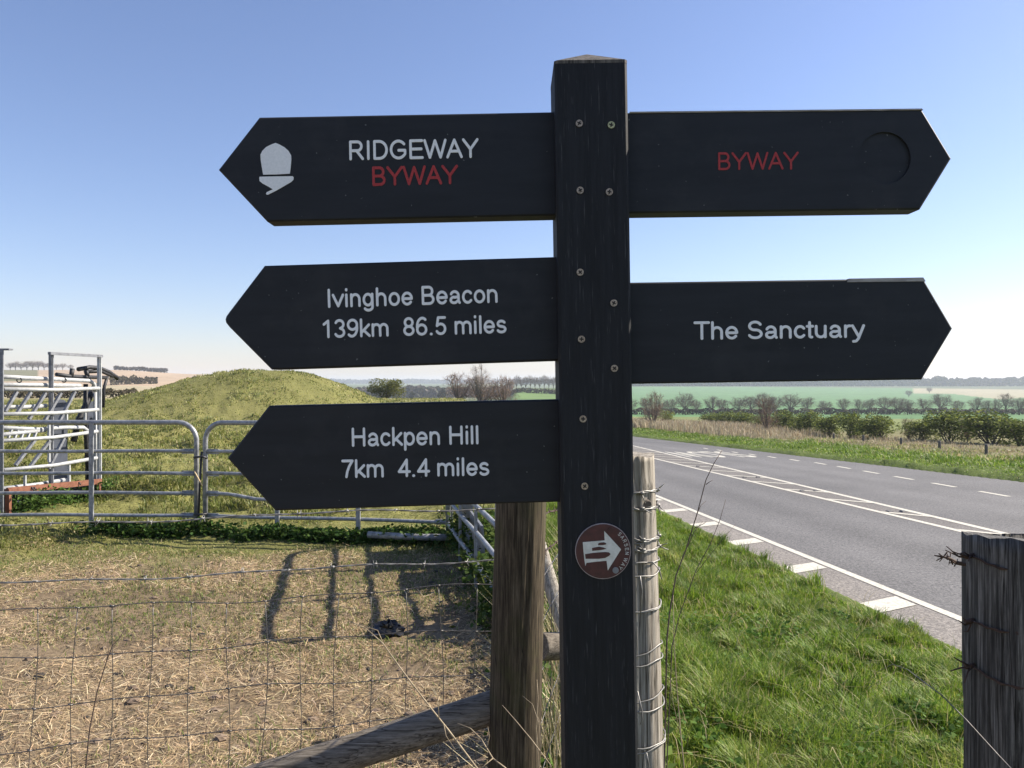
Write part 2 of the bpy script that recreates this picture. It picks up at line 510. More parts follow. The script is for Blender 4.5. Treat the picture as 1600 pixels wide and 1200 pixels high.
def gz(x, y):
    """height of the finished ground sheet"""
    x = np.asarray(x, float); y = np.asarray(y, float)
    az = np.degrees(np.arctan2(x, y)); r = np.clip(np.hypot(x, y), _RR[0], _RR[-1] - 1e-3)
    i = np.clip(np.searchsorted(_AZX, az, side='right') - 1, 0, len(_AZX) - 2)
    k = np.clip(np.searchsorted(_RR, r, side='right') - 1, 0, len(_RR) - 2)
    ta = (az - _AZX[i]) / (_AZX[i+1] - _AZX[i]); tr = (r - _RR[k]) / (_RR[k+1] - _RR[k])
    return (_ZX[k, i]*(1-ta) + _ZX[k, i+1]*ta)*(1-tr) + (_ZX[k+1, i]*(1-ta) + _ZX[k+1, i+1]*ta)*tr
def g(x, y): return float(gz(x, y))

# ------------------------------------------------------------------ road
def build_road():
    ov = np.concatenate([np.arange(3.15, 5.0, .08), np.arange(5.0, 14.3, .3), [14.3]])
    svv = np.concatenate([np.arange(-12, 30, .25), np.arange(30, 96, 1.0)])
    O, S = np.meshgrid(ov, svv)
    x, y = road_xy(O, S)
    z = road_z(S) + 0.012 * np.sin((O - 3.2) / 11 * math.pi)
    n = fbm(x, y, 0.7, 5, 2.0); n2 = fbm(x, y, .12, 3, 6.0)
    base = np.array([.118, .116, .117]); strip = np.array([.205, .188, .172]); hatch = np.array([.15, .137, .125])
    w = (1 - sstep(4.06, 4.16, O + (n - .5) * .06))[..., None]
    hx = ((O > 7.0 + .021 * S) & (O < 7.08 + .0617 * S))[..., None] * 0.7
    track = (np.exp(-((O - 4.95) / .32)**2) + np.exp(-((O - 6.45) / .32)**2) + np.exp(-((O - 9.6) / .4)**2) + np.exp(-((O - 11.0) / .4)**2) - .7*np.exp(-((O - 5.7) / .3)**2))[..., None]
    c = base * (1 + .16 * track) * (1 - w) + strip * w
    c = c * (1 - hx) + hatch * hx
    c = c * (.70 + .40 * n[..., None] + .22 * n2[..., None])
    nr, na = x.shape
    i = np.arange(nr-1)[:, None] * na; j = np.arange(na-1)[None, :]
    q = np.stack([i+j, i+j+1, i+na+j+1, i+na+j], -1).reshape(-1, 4)
    m, nt, b = nodes('road_asphalt')
    a = nt.nodes.new('ShaderNodeAttribute'); a.attribute_name = 'col'
    co = objco(nt)
    v = nt.nodes.new('ShaderNodeTexVoronoi'); v.inputs['Scale'].default_value = 85
    nt.links.new(co, v.inputs['Vector'])
    f = noise_node(nt, co, 34, 6, .75)
    k = mixc(nt, 1.0, a.outputs['Color'], ramp(nt, f, [(.36, (.45, .45, .46)), (.62, (1.5, 1.49, 1.46))]), 'MULTIPLY')
    k = mixc(nt, 1.0, k, ramp(nt, v.outputs['Color'], [(.0, (.66, .66, .67)), (1.0, (1.3, 1.3, 1.29))]), 'MULTIPLY')
    nt.links.new(k, b.inputs['Base Color'])
    b.inputs['Roughness'].default_value = 0.8; b.inputs['Specular IOR Level'].default_value = 0.3
    bump(nt, b, v.outputs['Distance'], 0.5, 0.006)
    me = np_mesh('road', np.stack([x, y, z], -1).reshape(-1, 3), q, None, c.reshape(-1, 3), m, True)
    o_ = link_mesh('road', me)
    tag(o_, 'grey asphalt country road running away beyond the verge', 'road', kind='structure')
    return o_
road = build_road()
def rz(o, s): return float(road_z(s)) + 0.012 * math.sin((o - 3.2) / 11 * math.pi)
def marking(name, quads, mat=None, lift=.004):
    mb = MB()
    for qd in quads:
        vs = []
        for o, s in qd:
            x, y = road_xy(o, s); vs.append((x, y, rz(o, s) + lift))
        mb.add(vs, [tuple(range(len(vs)))])
    return mb.build(name, mat or M['paint'], road)
def strip_line(name, fo, w, s0, s1, step=1.5):
    ss = np.arange(s0, s1 + 1e-6, step)
    q = []
    for a, b_ in zip(ss[:-1], ss[1:]):
        q.append([(fo(a) - w/2, a), (fo(a) + w/2, a), (fo(b_) + w/2, b_), (fo(b_) - w/2, b_)])
    return marking(name, q)
strip_line('edge_line', lambda s: 4.15, .10, 0, 60)
strip_line('centre_line', lambda s: 7.02 + .021 * s, .12, 3, 62)
strip_line('centre_line', lambda s: 7.08 + .0617 * s, .13, 3, 62)
s = 6.5
while s < 48:           # slanted bars of the central hatching
    a, b_ = 7.02 + .021 * s, 7.08 + .0617 * s
    k = 1.15 * (b_ - a)
    marking('hatch_bar', [[(a + .05, s - .02), (a + .05, s + .20), (b_ - .05, s - k + .20), (b_ - .05, s - k - .02)]], lift=.006)
    s += 2.1
for k in range(8):      # broad bars between edge line and verge
    s = 6.42 + 1.72 * k - (.05 if k % 2 else 0)
    marking('verge_bar', [[(3.30, s - .22), (4.06, s + .17), (4.06, s + .50), (3.25, s + .10)]], lift=.006)
s = 13.6
while s < 40:           # dashes along the far side
    oo = 11.4 + .12 * (min(s, 26) - 16.3)
    marking('edge_dash', [[(oo - .06, s - .55), (oo + .06, s - .55), (oo + .19, s + .55), (oo + .07, s + .55)]])
    s += 2.1
for s in (9.6, 12.9, 16.6, 20.4, 25):
    for t in (.3, .72):
        o_ = 7.02 + .021 * s + t * (.06 + .0407 * s)
        x, y = road_xy(o_, s)
        mb = MB(); zz = rz(o_, s)
        w = [(-.05, -.07), (.05, -.07), (.05, .07), (-.05, .07)]
        mb.add([(x+a, y+b_, zz + .003) for a, b_ in w] + [(x+a*.7, y+b_*.7, zz + .022) for a, b_ in w], [(4,5,6,7),(0,1,5,4),(1,2,6,5),(2,3,7,6),(3,0,4,7)])
        mb.build('road_stud', M['stud'], road)

# ------------------------------------------------------------------ routed lettering: one centre line per stroke
def arc(cx, cy, rx, ry, a0, a1, n=12):
    return [(cx + rx * math.cos(R(a0 + (a1 - a0) * i / n)), cy + ry * math.sin(R(a0 + (a1 - a0) * i / n))) for i in range(n + 1)]
lo, hi, xh = .065, .935, .66
EL = lambda cx, cy, rx, ry: arc(cx, cy, rx, ry, 0, 360, 22)
six = [EL(.39, .32, .27, .255), arc(.44, .48, .32, .455, 55, 188) ]
GL = {
 'R': (1.008, [[(.17, lo), (.17, hi)], [(.17, hi)] + arc(.58, .71, .225, .225, 90, -90) + [(.17, .485)], [(.52, .485), (.87, lo)]]),
 'I': (.388, [[(.194, lo), (.194, hi)]]),
 'D': (1.008, [[(.17, lo), (.17, hi)], [(.17, hi)] + arc(.45, .5, .42, .435, 90, -90, 16) + [(.17, lo)]]),
 'G': (1.087, [arc(.55, .5, .43, .435, 40, 318, 20) + [(.93, .27), (.93, .46), (.56, .46)]]),
 'E': (.931, [[(.83, hi), (.17, hi), (.17, lo), (.85, lo)], [(.17, .51), (.79, .51)]]),
 'W': (1.318, [[(.06, hi), (.35, lo), (.66, .92), (.97, lo), (1.26, hi)]]),
 'A': (.931, [[(.06, lo), (.465, hi), (.87, lo)], [(.2, .36), (.73, .36)]]),
 'Y': (.931, [[(.06, hi), (.465, .45), (.87, hi)], [(.465, .45), (.465, lo)]]),
 'B': (.931, [[(.17, lo), (.17, hi)], [(.17, hi)] + arc(.52, .72, .215, .215, 90, -90) + [(.17, .505)], [(.5, .505)] + arc(.54, .285, .25, .22, 90, -90) + [(.17, lo)]]),
 'H': (1.008, [[(.17, lo), (.17, hi)], [(.84, lo), (.84, hi)], [(.17, .52), (.84, .52)]]),
 'T': (.853, [[(.06, hi), (.79, hi)], [(.426, hi), (.426, lo)]]),
 'S': (.931, [arc(.465, .715, .30, .22, 22, 250) + arc(.465, .285, .33, .22, 75, -158)]),
 'N': (1.008, [[(.15, lo), (.15, hi), (.85, lo), (.85, hi)]]),
 'L': (.776, [[(.15, hi), (.15, lo), (.72, lo)]]),
 'O': (1.087, [EL(.54, .5, .43, .435)]),
 'a': (.776, [arc(.37, .44, .23, .22, 155, 0) + [(.60, .16), (.66, .07)], [(.60, .38), (.38, .355)] + arc(.33, .215, .20, .15, 95, 270) + [(.42, .075), (.60, .2)]]),
 'c': (.698, [arc(.37, .3625, .26, .2975, 40, 320, 16)]),
 'e': (.776, [[(.12, .36), (.65, .36)] + arc(.385, .3625, .27, .2975, 0, 322, 18)]),
 'g': (.776, [EL(.36, .37, .25, .29), [(.62, xh), (.62, -.02)] + arc(.38, -.02, .24, .17, 0, -152)]),
 'h': (.776, [[(.14, hi), (.14, lo)], [(.14, .42)] + arc(.38, .42, .24, .24, 180, 0) + [(.62, lo)]]),
 'i': (.31, [[(.155, xh), (.155, lo)], [(.155, .91), (.155, .94)]]),
 'k': (.698, [[(.13, hi), (.13, lo)], [(.60, xh), (.13, .23)], [(.28, .37), (.63, lo)]]),
 'l': (.31, [[(.155, hi), (.155, lo)]]),
 'm': (1.163, [[(.14, xh), (.14, lo)], [(.14, .44)] + arc(.36, .44, .22, .22, 180, 0) + [(.58, lo)], [(.58, .44)] + arc(.80, .44, .22, .22, 180, 0) + [(1.02, lo)]]),
 'n': (.776, [[(.14, xh), (.14, lo)], [(.14, .42)] + arc(.38, .42, .24, .24, 180, 0) + [(.62, lo)]]),
 'o': (.776, [EL(.388, .3625, .27, .2975)]),
 'p': (.776, [[(.14, xh), (.14, -.2)], EL(.41, .3625, .25, .2975)]),
 'r': (.465, [[(.14, xh), (.14, lo)], [(.14, .42)] + arc(.36, .42, .22, .235, 180, 82)]),
 's': (.698, [arc(.345, .515, .21, .145, 28, 250) + arc(.345, .215, .235, .15, 75, -155)]),
 't': (.388, [[(.18, .87), (.18, .15)] + arc(.27, .15, .09, .085, 180, 285, 5), [(.05, xh), (.34, xh)]]),
 'u': (.776, [[(.14, xh)] + arc(.38, .305, .24, .24, 180, 360) + [(.62, xh)], [(.62, .32), (.62, lo)]]),
 'v': (.698, [[(.05, xh), (.35, .08), (.645, xh)]]),
 'y': (.698, [[(.05, xh), (.36, .10)], [(.645, xh), (.36, -.05), (.25, -.18), (.1, -.2)]]),
 '1': (.776, [[(.2, .74), (.46, .92), (.46, lo)]]),
 '3': (.776, [arc(.37, .72, .24, .215, 155, -80), arc(.37, .285, .27, .22, 80, -155)]),
 '4': (.776, [[(.55, lo), (.55, .92), (.08, .29), (.72, .29)]]),
 '5': (.776, [[(.64, hi), (.24, hi), (.16, .5)], [(.16, .5)] + arc(.38, .33, .27, .265, 130, -150, 14)]),
 '6': (.776, six),
 '7': (.776, [[(.09, .92), (.68, .92)], [(.68, .92), (.5, .65), (.37, .36), (.31, lo)]]),
 '8': (.776, [EL(.388, .72, .23, .215), EL(.388, .285, .27, .22)]),
 '9': (.776, [[(.776 - x, 1 - y) for x, y in st] for st in six]),
 '.': (.388, [[(.17, lo), (.2, lo)]]),
 ' ': (.388, []),
}
def split_sharp(st):
    out = []; cur = [st[0]]
    for i in range(1, len(st)):
        cur.append(st[i])
        if i < len(st) - 1:
            a = (st[i][0]-st[i-1][0], st[i][1]-st[i-1][1]); b = (st[i+1][0]-st[i][0], st[i+1][1]-st[i][1])
            la, lb = math.hypot(*a), math.hypot(*b)
            if la < 1e-6 or lb < 1e-6: continue
            if (a[0]*b[0] + a[1]*b[1]) / (la*lb) < .7:
                out.append(cur); cur = [st[i]]
    out.append(cur)
    return out
def stroke_mesh(mb, pts2, mapf, w, h0, h1, nrm):
    """a flat ribbon with round ends, its rim sunk to h0 and its top at h1 along nrm"""
    p = []
    for q in pts2:
        if not p or math.hypot(q[0]-p[-1][0], q[1]-p[-1][1]) > 1e-5: p.append(q)
    if len(p) < 2: return
    n = len(p); L = []; Rr = []
    closed = math.hypot(p[0][0]-p[-1][0], p[0][1]-p[-1][1]) < 1e-4
    for i in range(n):
        a = p[max(i-1, 0)]; b = p[min(i+1, n-1)]
        if closed and i in (0, n-1): a, b = p[-2], p[1]
        dx, dy = b[0]-a[0], b[1]-a[1]; l = math.hypot(dx, dy) or 1
        L.append((-dy/l, dx/l))
    def cap(c, d0, sgn):
        return [(c[0] + math.cos(t)*d0[0]*1 + math.sin(t)*sgn*d0[1], c[1] + math.cos(t)*d0[1] - math.sin(t)*sgn*d0[0]) for t in [math.pi*k/6 for k in range(1, 6)]]
    def outline(hw):
        left = [(p[i][0] + L[i][0]*hw, p[i][1] + L[i][1]*hw) for i in range(n)]
        right = [(p[i][0] - L[i][0]*hw, p[i][1] - L[i][1]*hw) for i in range(n)]
        e1 = [(q[0], q[1]) for q in (cap(p[-1], (L[-1][0]*hw, L[-1][1]*hw), 1) if not closed else [(p[-1][0] + L[-1][0]*hw*(1-k/3), p[-1][1] + L[-1][1]*hw*(1-k/3)) for k in range(1, 6)])]
        e0 = [(q[0], q[1]) for q in (cap(p[0], (-L[0][0]*hw, -L[0][1]*hw), 1) if not closed else [(p[0][0] - L[0][0]*hw*(1-k/3), p[0][1] - L[0][1]*hw*(1-k/3)) for k in range(1, 6)])]
        return left, e1, right, e0
    l, e1, r, e0 = outline(w*.44)
    l2, f1, r2, f0 = outline(w*.5)
    top = [mapf(*q) + nrm*h1 for q in l + r + e1 + e0]
    faces = [(i, i+1, n+i+1, n+i) for i in range(n-1)]
    b1 = 2*n; b0 = 2*n + 5
    faces.append(tuple([n-1] + [b1+k for k in range(5)] + [2*n-1]))
    faces.append(tuple([n] + [b0+k for k in range(5)] + [0]))
    rim_in = list(range(n)) + [b1+k for k in range(5)] + list(range(2*n-1, n-1, -1)) + [b0+k for k in range(5)]
    rim = [mapf(*q) + nrm*h0 for q in l2 + f1 + r2[::-1] + f0]
    o = len(top); m = len(rim)
    faces += [(rim_in[k], rim_in[(k+1) % m], o+(k+1) % m, o+k) for k in range(m)]
    mb.add(top + rim, faces)
def text_width(t): return sum(GL[c][0] for c in t)
def text_mesh(mb, t, org, ex, ey, nrm, w=.14, h0=-.0004, h1=.0006, squeeze=1.0):
    x = 0; k = 0
    for c in t:
        adv, sts = GL[c]
        for st in sts:
            for sub in split_sharp(st):
                stroke_mesh(mb, sub, lambda u, v, x=x: org + ex*((u + x)*squeeze) + ey*v, w, h0, h1 + .00003*(k % 5), nrm)
                k += 1
        x += adv
def roadword(word, o0, o1, s0, s1):
    mb = MB(); W = text_width(word); x = 0; k = 0
    for ch in word:
        for st in GL[ch][1]:
            for sub in split_sharp(st):
                def mp(u, v, x=x):
                    o_ = o1 - (u + x) / W * (o1 - o0); s_ = s1 - v * (s1 - s0)
                    X, Y = road_xy(o_, s_); return Vector((X, Y, rz(o_, s_)))
                stroke_mesh(mb, sub, mp, .15, .002, .005 + .0006*(k % 4), Vector((0, 0, 1))); k += 1
        x += GL[ch][0]
    mb.build('road_lettering', M['paint'], road)
roadword('SLOW', 9.3, 12.3, 30.5, 35.3)

# ------------------------------------------------------------------ the fingerpost
D0 = 1.07
LEAN = R(-0.9)
fp = empty('fingerpost', (0.1168 + CAM_H * math.tan(R(.9)), D0 + .051, g(.14, 1.12)), 'black wooden fingerpost with five pointed arms and white lettering', 'signpost')
fp.rotation_euler = (0, LEAN, 0)
INV = (Matrix.Translation(fp.location) @ Matrix.Rotation(LEAN, 4, 'Y')).inverted()
zb = fp.location.z
def loc_mesh(mb, name, mat, parent=fp):
    """mesh already in the leaning post's own frame"""
    o = bpy.data.objects.new(name, mb.mesh(name, mat)); COL.objects.link(o); o.parent = parent
    return o
H1 = 1.55 + 503 * D0 / F - zb; a = .0508; c_ = .0035
mb = MB()
ring = [(-a+c_, -a), (a-c_, -a), (a, -a+c_), (a, a-c_), (a-c_, a), (-a+c_, a), (-a, a-c_), (-a, -a+c_)]
NZ = 14
for i in range(NZ + 1):
    zz = -.35 + (H1 + .35) * i / NZ
    mb.v += [(x, y, zz) for x, y in ring]; mb.n += 8
for i in range(NZ):
    for k in range(8):
        mb.f.append((i*8+k, i*8+(k+1) % 8, (i+1)*8+(k+1) % 8, (i+1)*8+k)); mb.smooth.append(False)
post = loc_mesh(mb, 'post', M['post'])
mb = MB()
mb.add([(x*1.004, y*1.004, H1 - .001) for x, y in ring] + [(x*1.004, y*1.004, H1 + .0035) for x, y in ring] + [(0, 0, H1 + .033)],
       [(k, (k+1) % 8, 8+(k+1) % 8, 8+k) for k in range(8)] + [(8+k, 8+(k+1) % 8, 16) for k in range(8)])
loc_mesh(mb, 'post_cap', M['post_cap'])

FD = Vector((0, -1, 0))
def arm(pts, dfront, thick, name='sign_arm', recess=None, label=None):
    """board cut to a point: bevelled front edge, optional round recess in the face"""
    rim = [P(x, y, dfront) for x, y in pts]
    cen = sum(rim, Vector()) / len(rim)
    n = len(rim); ins = .0022
    front = []
    for i in range(n):
        a0, b0, c0 = rim[i-1], rim[i], rim[(i+1) % n]
        d1 = (b0-a0).normalized(); d2 = (c0-b0).normalized()
        n1 = Vector((d1.z, 0, -d1.x)); n2 = Vector((d2.z, 0, -d2.x))
        if n1.dot(cen - b0) < 0: n1 = -n1
        if n2.dot(cen - b0) < 0: n2 = -n2
        bis = (n1 + n2).normalized()
        front.append(b0 + bis * ins / max(bis.dot(n1), .4))
    bm = bmesh.new()
    vf = [bm.verts.new(p) for p in front]
    vr = [bm.verts.new(p + Vector((0, .0022, 0))) for p in rim]
    vb = [bm.verts.new(p + Vector((0, thick, 0))) for p in rim]
    for i in range(n):
        j = (i+1) % n
        bm.faces.new((vf[i], vf[j], vr[j], vr[i])); bm.faces.new((vr[i], vr[j], vb[j], vb[i]))
    bm.faces.new(vb)
    if recess is None:
        bm.faces.new(vf)
    else:
        cx, cy, rp, dep = recess
        K = 56
        c1 = [bm.verts.new(P(cx + rp*math.cos(2*math.pi*k/K), cy + rp*math.sin(2*math.pi*k/K), dfront)) for k in range(K)]
        c2 = [bm.verts.new(v.co + Vector((0, dep, 0))) for v in c1]
        eds = [bm.edges.get((vf[i], vf[(i+1) % n])) or bm.edges.new((vf[i], vf[(i+1) % n])) for i in range(n)]
        eds += [bm.edges.new((c1[k], c1[(k+1) % K])) for k in range(K)]
        bmesh.ops.triangle_fill(bm, use_beauty=True, use_dissolve=False, edges=eds)
        for k in range(K):
            bm.faces.new((c1[k], c1[(k+1) % K], c2[(k+1) % K], c2[k]))
        bm.faces.new(c2)
    bmesh.ops.recalc_face_normals(bm, faces=bm.faces)
    me = bpy.data.meshes.new(name); bm.to_mesh(me); bm.free()
    me.materials.append(M['sign'])
    o = link_mesh(name, me, fp, INV)
    if label: o['label'] = label
    return o
def lettering(armo, t, x0, y0, x1, y1, cap, d, mat, w=.160, name='lettering', **kw):
    p0, p1 = P(x0, y0, d), P(x1, y1, d)
    W = text_width(t) - .13
    capm = cap / F * d
    ex = (p1 - p0).normalized(); ey = FD.cross(ex).normalized()
    if ey.z < 0: ey = -ey
    sq = (p1 - p0).length / (W * capm)
    x = 0
    for word in t.split(' '):
        if word:
            mb = MB()
            text_mesh(mb, word, p0 + ex * (x - .06) * capm * sq, ex * capm, ey * capm, FD, w=w, squeeze=sq, **kw)
            mb.build(name, mat, armo, INV)
        x += text_width(word) + GL[' '][0]
DA = 1.098; TH = .034
A1 = arm([(405, 183), (870, 174.5), (872, 336), (417, 346), (341, 265)], DA, TH, label='upper left arm reading RIDGEWAY BYWAY with a white acorn')
lettering(A1, 'RIDGEWAY', 545, 250.5, 746, 246.5, 30.5, DA, M['letter'])
lettering(A1, 'BYWAY', 581, 290.5, 714, 287.5, 30, DA, M['red'])
A2 = arm([(413, 415), (876, 401), (878, 563), (424, 577.5), (358, 511), (352.5, 504), (351.5, 499), (353, 494), (358, 487)], DA, TH, label='middle left arm reading Ivinghoe Beacon with a rounded tip')
lettering(A2, 'Ivinghoe Beacon', 511, 481, 778, 473, 29.5, DA, M['letter'])
lettering(A2, '139km  86.5 miles', 503, 528.5, 791, 520.5, 29, DA, M['letter'])
A3 = arm([(420, 634), (879, 624), (882, 784), (430, 798), (355, 716)], DA, TH, label='lowest left arm reading Hackpen Hill')
lettering(A3, 'Hackpen Hill', 549, 698, 748, 694, 29.5, DA, M['letter'])
lettering(A3, '7km  4.4 miles', 535, 747, 764, 743, 29, DA, M['letter'])
B1 = arm([(974, 176), (1441, 171), (1487, 247), (1438, 327), (976, 333)], DA, TH, recess=(1382, 247, 41, .0035), label='upper right arm reading BYWAY with a round recess')
lettering(B1, 'BYWAY', 1121, 266, 1246, 265, 28, DA, M['red'], w=.135)
B2 = arm([(974, 441.5), (1443, 434.5), (1489, 513), (1441, 593), (976, 600)], DA, TH, label='lower right arm reading The Sanctuary')
lettering(B2, 'The Sanctuary', 1086, 531, 1349, 527.5, 28.5, DA, M['letter'])
# bare wood where the black has gone from an upper edge
mb = MB(); q = [P(1326, 435.4, DA), P(1442, 433.6, DA), P(1446, 439.6, DA), P(1323, 441.0, DA)]
mb.prism([v + Vector((0, -.0012, 0)) for v in q], (0, .02, 0))
mb.build('worn_edge', M['worn'], B2, INV)
mb = MB(); q = [P(984, 174.8, DA), P(1440, 169.8, DA), P(1442, 172.0, DA), P(984, 177.0, DA)]
mb.prism([v + Vector((0, -.0010, 0)) for v in q], (0, .02, 0))
mb.build('worn_edge', M['worn'], B1, INV)
# acorn
dome = [(430.8, 223.5), (437, 226), (445, 230.5), (451, 236), (455, 243), (455.3, 250), (454.3, 262), (453, 271.5), (433, 272.6), (411.4, 273), (409.6, 263), (407.6, 250), (407.2, 242), (410, 236), (416, 230), (424, 226)]
cup = [(405.4, 278), (406.2, 276.3), (430, 275.8), (457.5, 275.5), (458.9, 277), (458.6, 281), (455, 284.5), (443, 291.5), (432, 297.8), (419, 304.3), (416.6, 304.2), (415.9, 302), (417.5, 300.2), (426.5, 296), (420, 292), (410, 286.6), (405.8, 283)]
ac = MB()
for poly in (dome, cup):
    pts = [P(x, y, DA) for x, y in poly]
    ac.prism([p + FD * .0008 for p in pts], (0, .0016, 0))
ac.build('acorn', M['letter'], A1, INV)
# screws with a cross slot
SC = [(905, 193), (955, 195.5), (906.5, 297.5), (952, 300), (906.5, 425.5), (959, 473.5), (908.5, 530), (960, 575.5), (911, 654.5), (913.5, 759.5)]
def disc(mb, c, r, y0, y1, n=20):
    mb.prism([Vector((c.x + r*math.cos(2*math.pi*k/n), y0, c.z + r*math.sin(2*math.pi*k/n))) for k in range(n)], (0, y1 - y0, 0))
for i, (x, y) in enumerate(SC):
    d = D0 - .0002
    c = P(x, y, d)
    mb = MB(); disc(mb, c, .0049, d - .0016, d + .001)
    s_ = mb.build('screw', M['brass_bright'] if i == 1 else M['brass'], post, INV)
    rot = Matrix.Rotation(random.uniform(0, 1.5), 3, 'Y')
    mb = MB()
    mb.box((c.x, d - .0017, c.z), (.0058, .0006, .0019), rot); mb.box((c.x, d - .0018, c.z), (.0019, .0006, .0058), rot)
    disc(mb, c, .0014, d - .0022, d - .0012, 10)
    mb.build('slot', M['recess'], s_, INV)
# maroon waymark disc
ZS = 1114 / 130
def Z(u, v): return (880 + u / ZS, 790 + v / ZS)
dd = D0
cx, cy = Z(530, 605)
c = P(cx, cy, dd)
mb = MB(); disc(mb, c, 43.3 / F * dd, dd - .0030, dd + .0005, 48)
wm = mb.build('waymark_disc', M['disc_rim'], fp, INV)
wm['label'] = 'round maroon waymark disc with a cream arrow reading SARSEN WAY'
mb = MB(); disc(mb, c, 42.3 / F * dd, dd - .0034, dd - .002, 48); mb.build('disc_face', M['maroon'], wm, INV)
arrow = [(262, 490), (400, 478), (555, 465), (548, 338), (775, 585), (597, 868), (580, 738), (440, 750), (312, 766), (297, 808), (286, 745), (270, 600)]
mb = MB(); mb.prism([P(*Z(*q), dd - .0034) for q in arrow], (0, -.0004, 0)); mb.build('arrow', M['cream'], wm, INV)
stones = [[(292, 650), (400, 632), (560, 620), (612, 626), (636, 648), (612, 674), (560, 702), (470, 712), (300, 712)],
          [(385, 566), (440, 556), (480, 549), (540, 560), (580, 578), (520, 592), (450, 600), (388, 606)],
          [(470, 505), (495, 495), (545, 490), (578, 504), (574, 520), (530, 529), (465, 530)]]
for q in stones:
    mb = MB(); mb.prism([P(*Z(*v), dd - .0038) for v in q], (0, -.0003, 0)); mb.build('stone_motif', M['maroon'], wm, INV)
mb = MB()
word = 'SARSEN WAY'; rad = 318.0; ang = 51.0; capz = 52.0
tot = text_width(word); span = 99.0; x = 0
for ch in word:
    adv, sts = GL[ch]
    am = ang - span * (x + adv/2) / tot
    ca, sa = math.cos(R(am)), math.sin(R(am))
    for st in sts:
        for sub in split_sharp(st):
            def mp(u, v, ca=ca, sa=sa, adv=adv):
                tx, ty = sa, ca            # reading direction runs clockwise (image axes, y down)
                rr = rad - 24 + v * capz
                X = 530 + ca * rr + tx * (u - adv/2) * capz * .80
                Y = 605 - sa * rr + ty * (u - adv/2) * capz * .80
                return P(*Z(X, Y), dd)
            stroke_mesh(mb, sub, mp, .15, .0032, .0040, FD)
    x += adv
mb.build('lettering', M['cream'], wm, INV)
for u, v, mt in ((697, 857, 'galv_dark'), (640, 325, 'maroon')):
    p = P(*Z(u, v), dd); mb = MB(); disc(mb, p, .0043, dd - .005, dd - .002); mb.build('screw', M[mt], wm, INV)

# ------------------------------------------------------------------ weathered round timber
def log_mesh(name, p0, p1, r0, r1, mat, seed=0, nseg=72, nring=70, amp=.05, cracks=6, cdepth=.10, bulges=(), square=0.0, parent=None, top_tilt=0.0, front_tilt=0.0, inv=None, origin=None):
    p0, p1 = Vector(p0), Vector(p1)
    ax = (p1 - p0); Ln = ax.length; ax.normalize()
    ref = Vector((0, -1, 0)) if abs(ax.y) < .9 else Vector((1, 0, 0))
    u = (ref - ax * ref.dot(ax)).normalized(); v = ax.cross(u)
    th = np.linspace(0, 2*np.pi, nseg, endpoint=False); t = np.linspace(0, 1, nring)
    T, TH_ = np.meshgrid(t, th, indexing='ij')
    r = r0 + (r1 - r0) * T
    rs = np.random.default_rng(seed)
    r = r * (1 + amp * 2 * (fbm(np.cos(TH_)*1.2 + seed*3.7 + 20, np.sin(TH_)*1.2 + T*Ln*1.5 + 20, 1.0, 3) - .5))
    r = r * (1 + .022 * 2 * (fbm(np.cos(TH_)*9 + seed + 40, np.sin(TH_)*9 + T*Ln*.8 + 40, 1.0, 3) - .5))
    if square: 
        k = 1.0 / np.maximum(np.abs(np.cos(TH_)), np.abs(np.sin(TH_)))
        r = r * (1 + square * (np.minimum(k, 1.33) - 1))
    for i in range(cracks):
        c0 = rs.uniform(0, 2*np.pi); wob = rs.uniform(-.25, .25); a0, a1 = sorted(rs.uniform(-.1, 1.1, 2)); a1 = max(a1, a0 + .35)
        dth = np.angle(np.exp(1j * (TH_ - c0 - wob * T - .12*np.sin(T*7 + i))))
        r = r * (1 - cdepth * rs.uniform(.4, 1) * np.exp(-(dth / rs.uniform(.03, .06))**2) * sstep(a0, a0+.1, T) * (1 - sstep(a1-.1, a1, T)))
    for (bt, bth, br, bw) in bulges:
        dth = np.angle(np.exp(1j * (TH_ - bth)))
        r = r * (1 + br * np.exp(-((T - bt) * Ln / bw)**2 - (dth * r0 / bw)**2))
    X = np.cos(TH_) * r; Y = np.sin(TH_) * r
    base = np.array(p0)[None, None] + np.array(ax)[None, None] * (T * Ln)[..., None]
    tilt = np.where(T > .999, 1, 0) * (top_tilt * Y + front_tilt * X) + np.where(T > .999, (fbm(X*30+50, Y*30+50, 1, 2) - .5) * .012, 0)
    W = base + X[..., None]*np.array(u) + Y[..., None]*np.array(v) + np.array(ax)*tilt[..., None]
    verts = W.reshape(-1, 3)
    i = np.arange(nring-1)[:, None]*nseg; j = np.arange(nseg)[None]; j2 = (j+1) % nseg
    q = np.stack([i+j, i+j2, i+nseg+j2, i+nseg+j], -1).reshape(-1, 4)
    verts = np.vstack([verts, [list(p0)], [list(Vector(W[-1].mean(0)))]])
    n = len(verts); jj = np.arange(nseg); jj2 = (jj+1) % nseg; tb = (nring-1)*nseg
    tr = np.vstack([np.stack([np.full(nseg, n-2), jj2, jj], -1), np.stack([np.full(nseg, n-1), tb+jj, tb+jj2], -1)])
    me = np_mesh(name, verts, q, tr, None, mat, True)
    ends = np.zeros(len(me.polygons), bool); ends[:len(q)] = True
    me.polygons.foreach_set('use_smooth', ends)
    return link_mesh(name, me, parent, inv, origin)

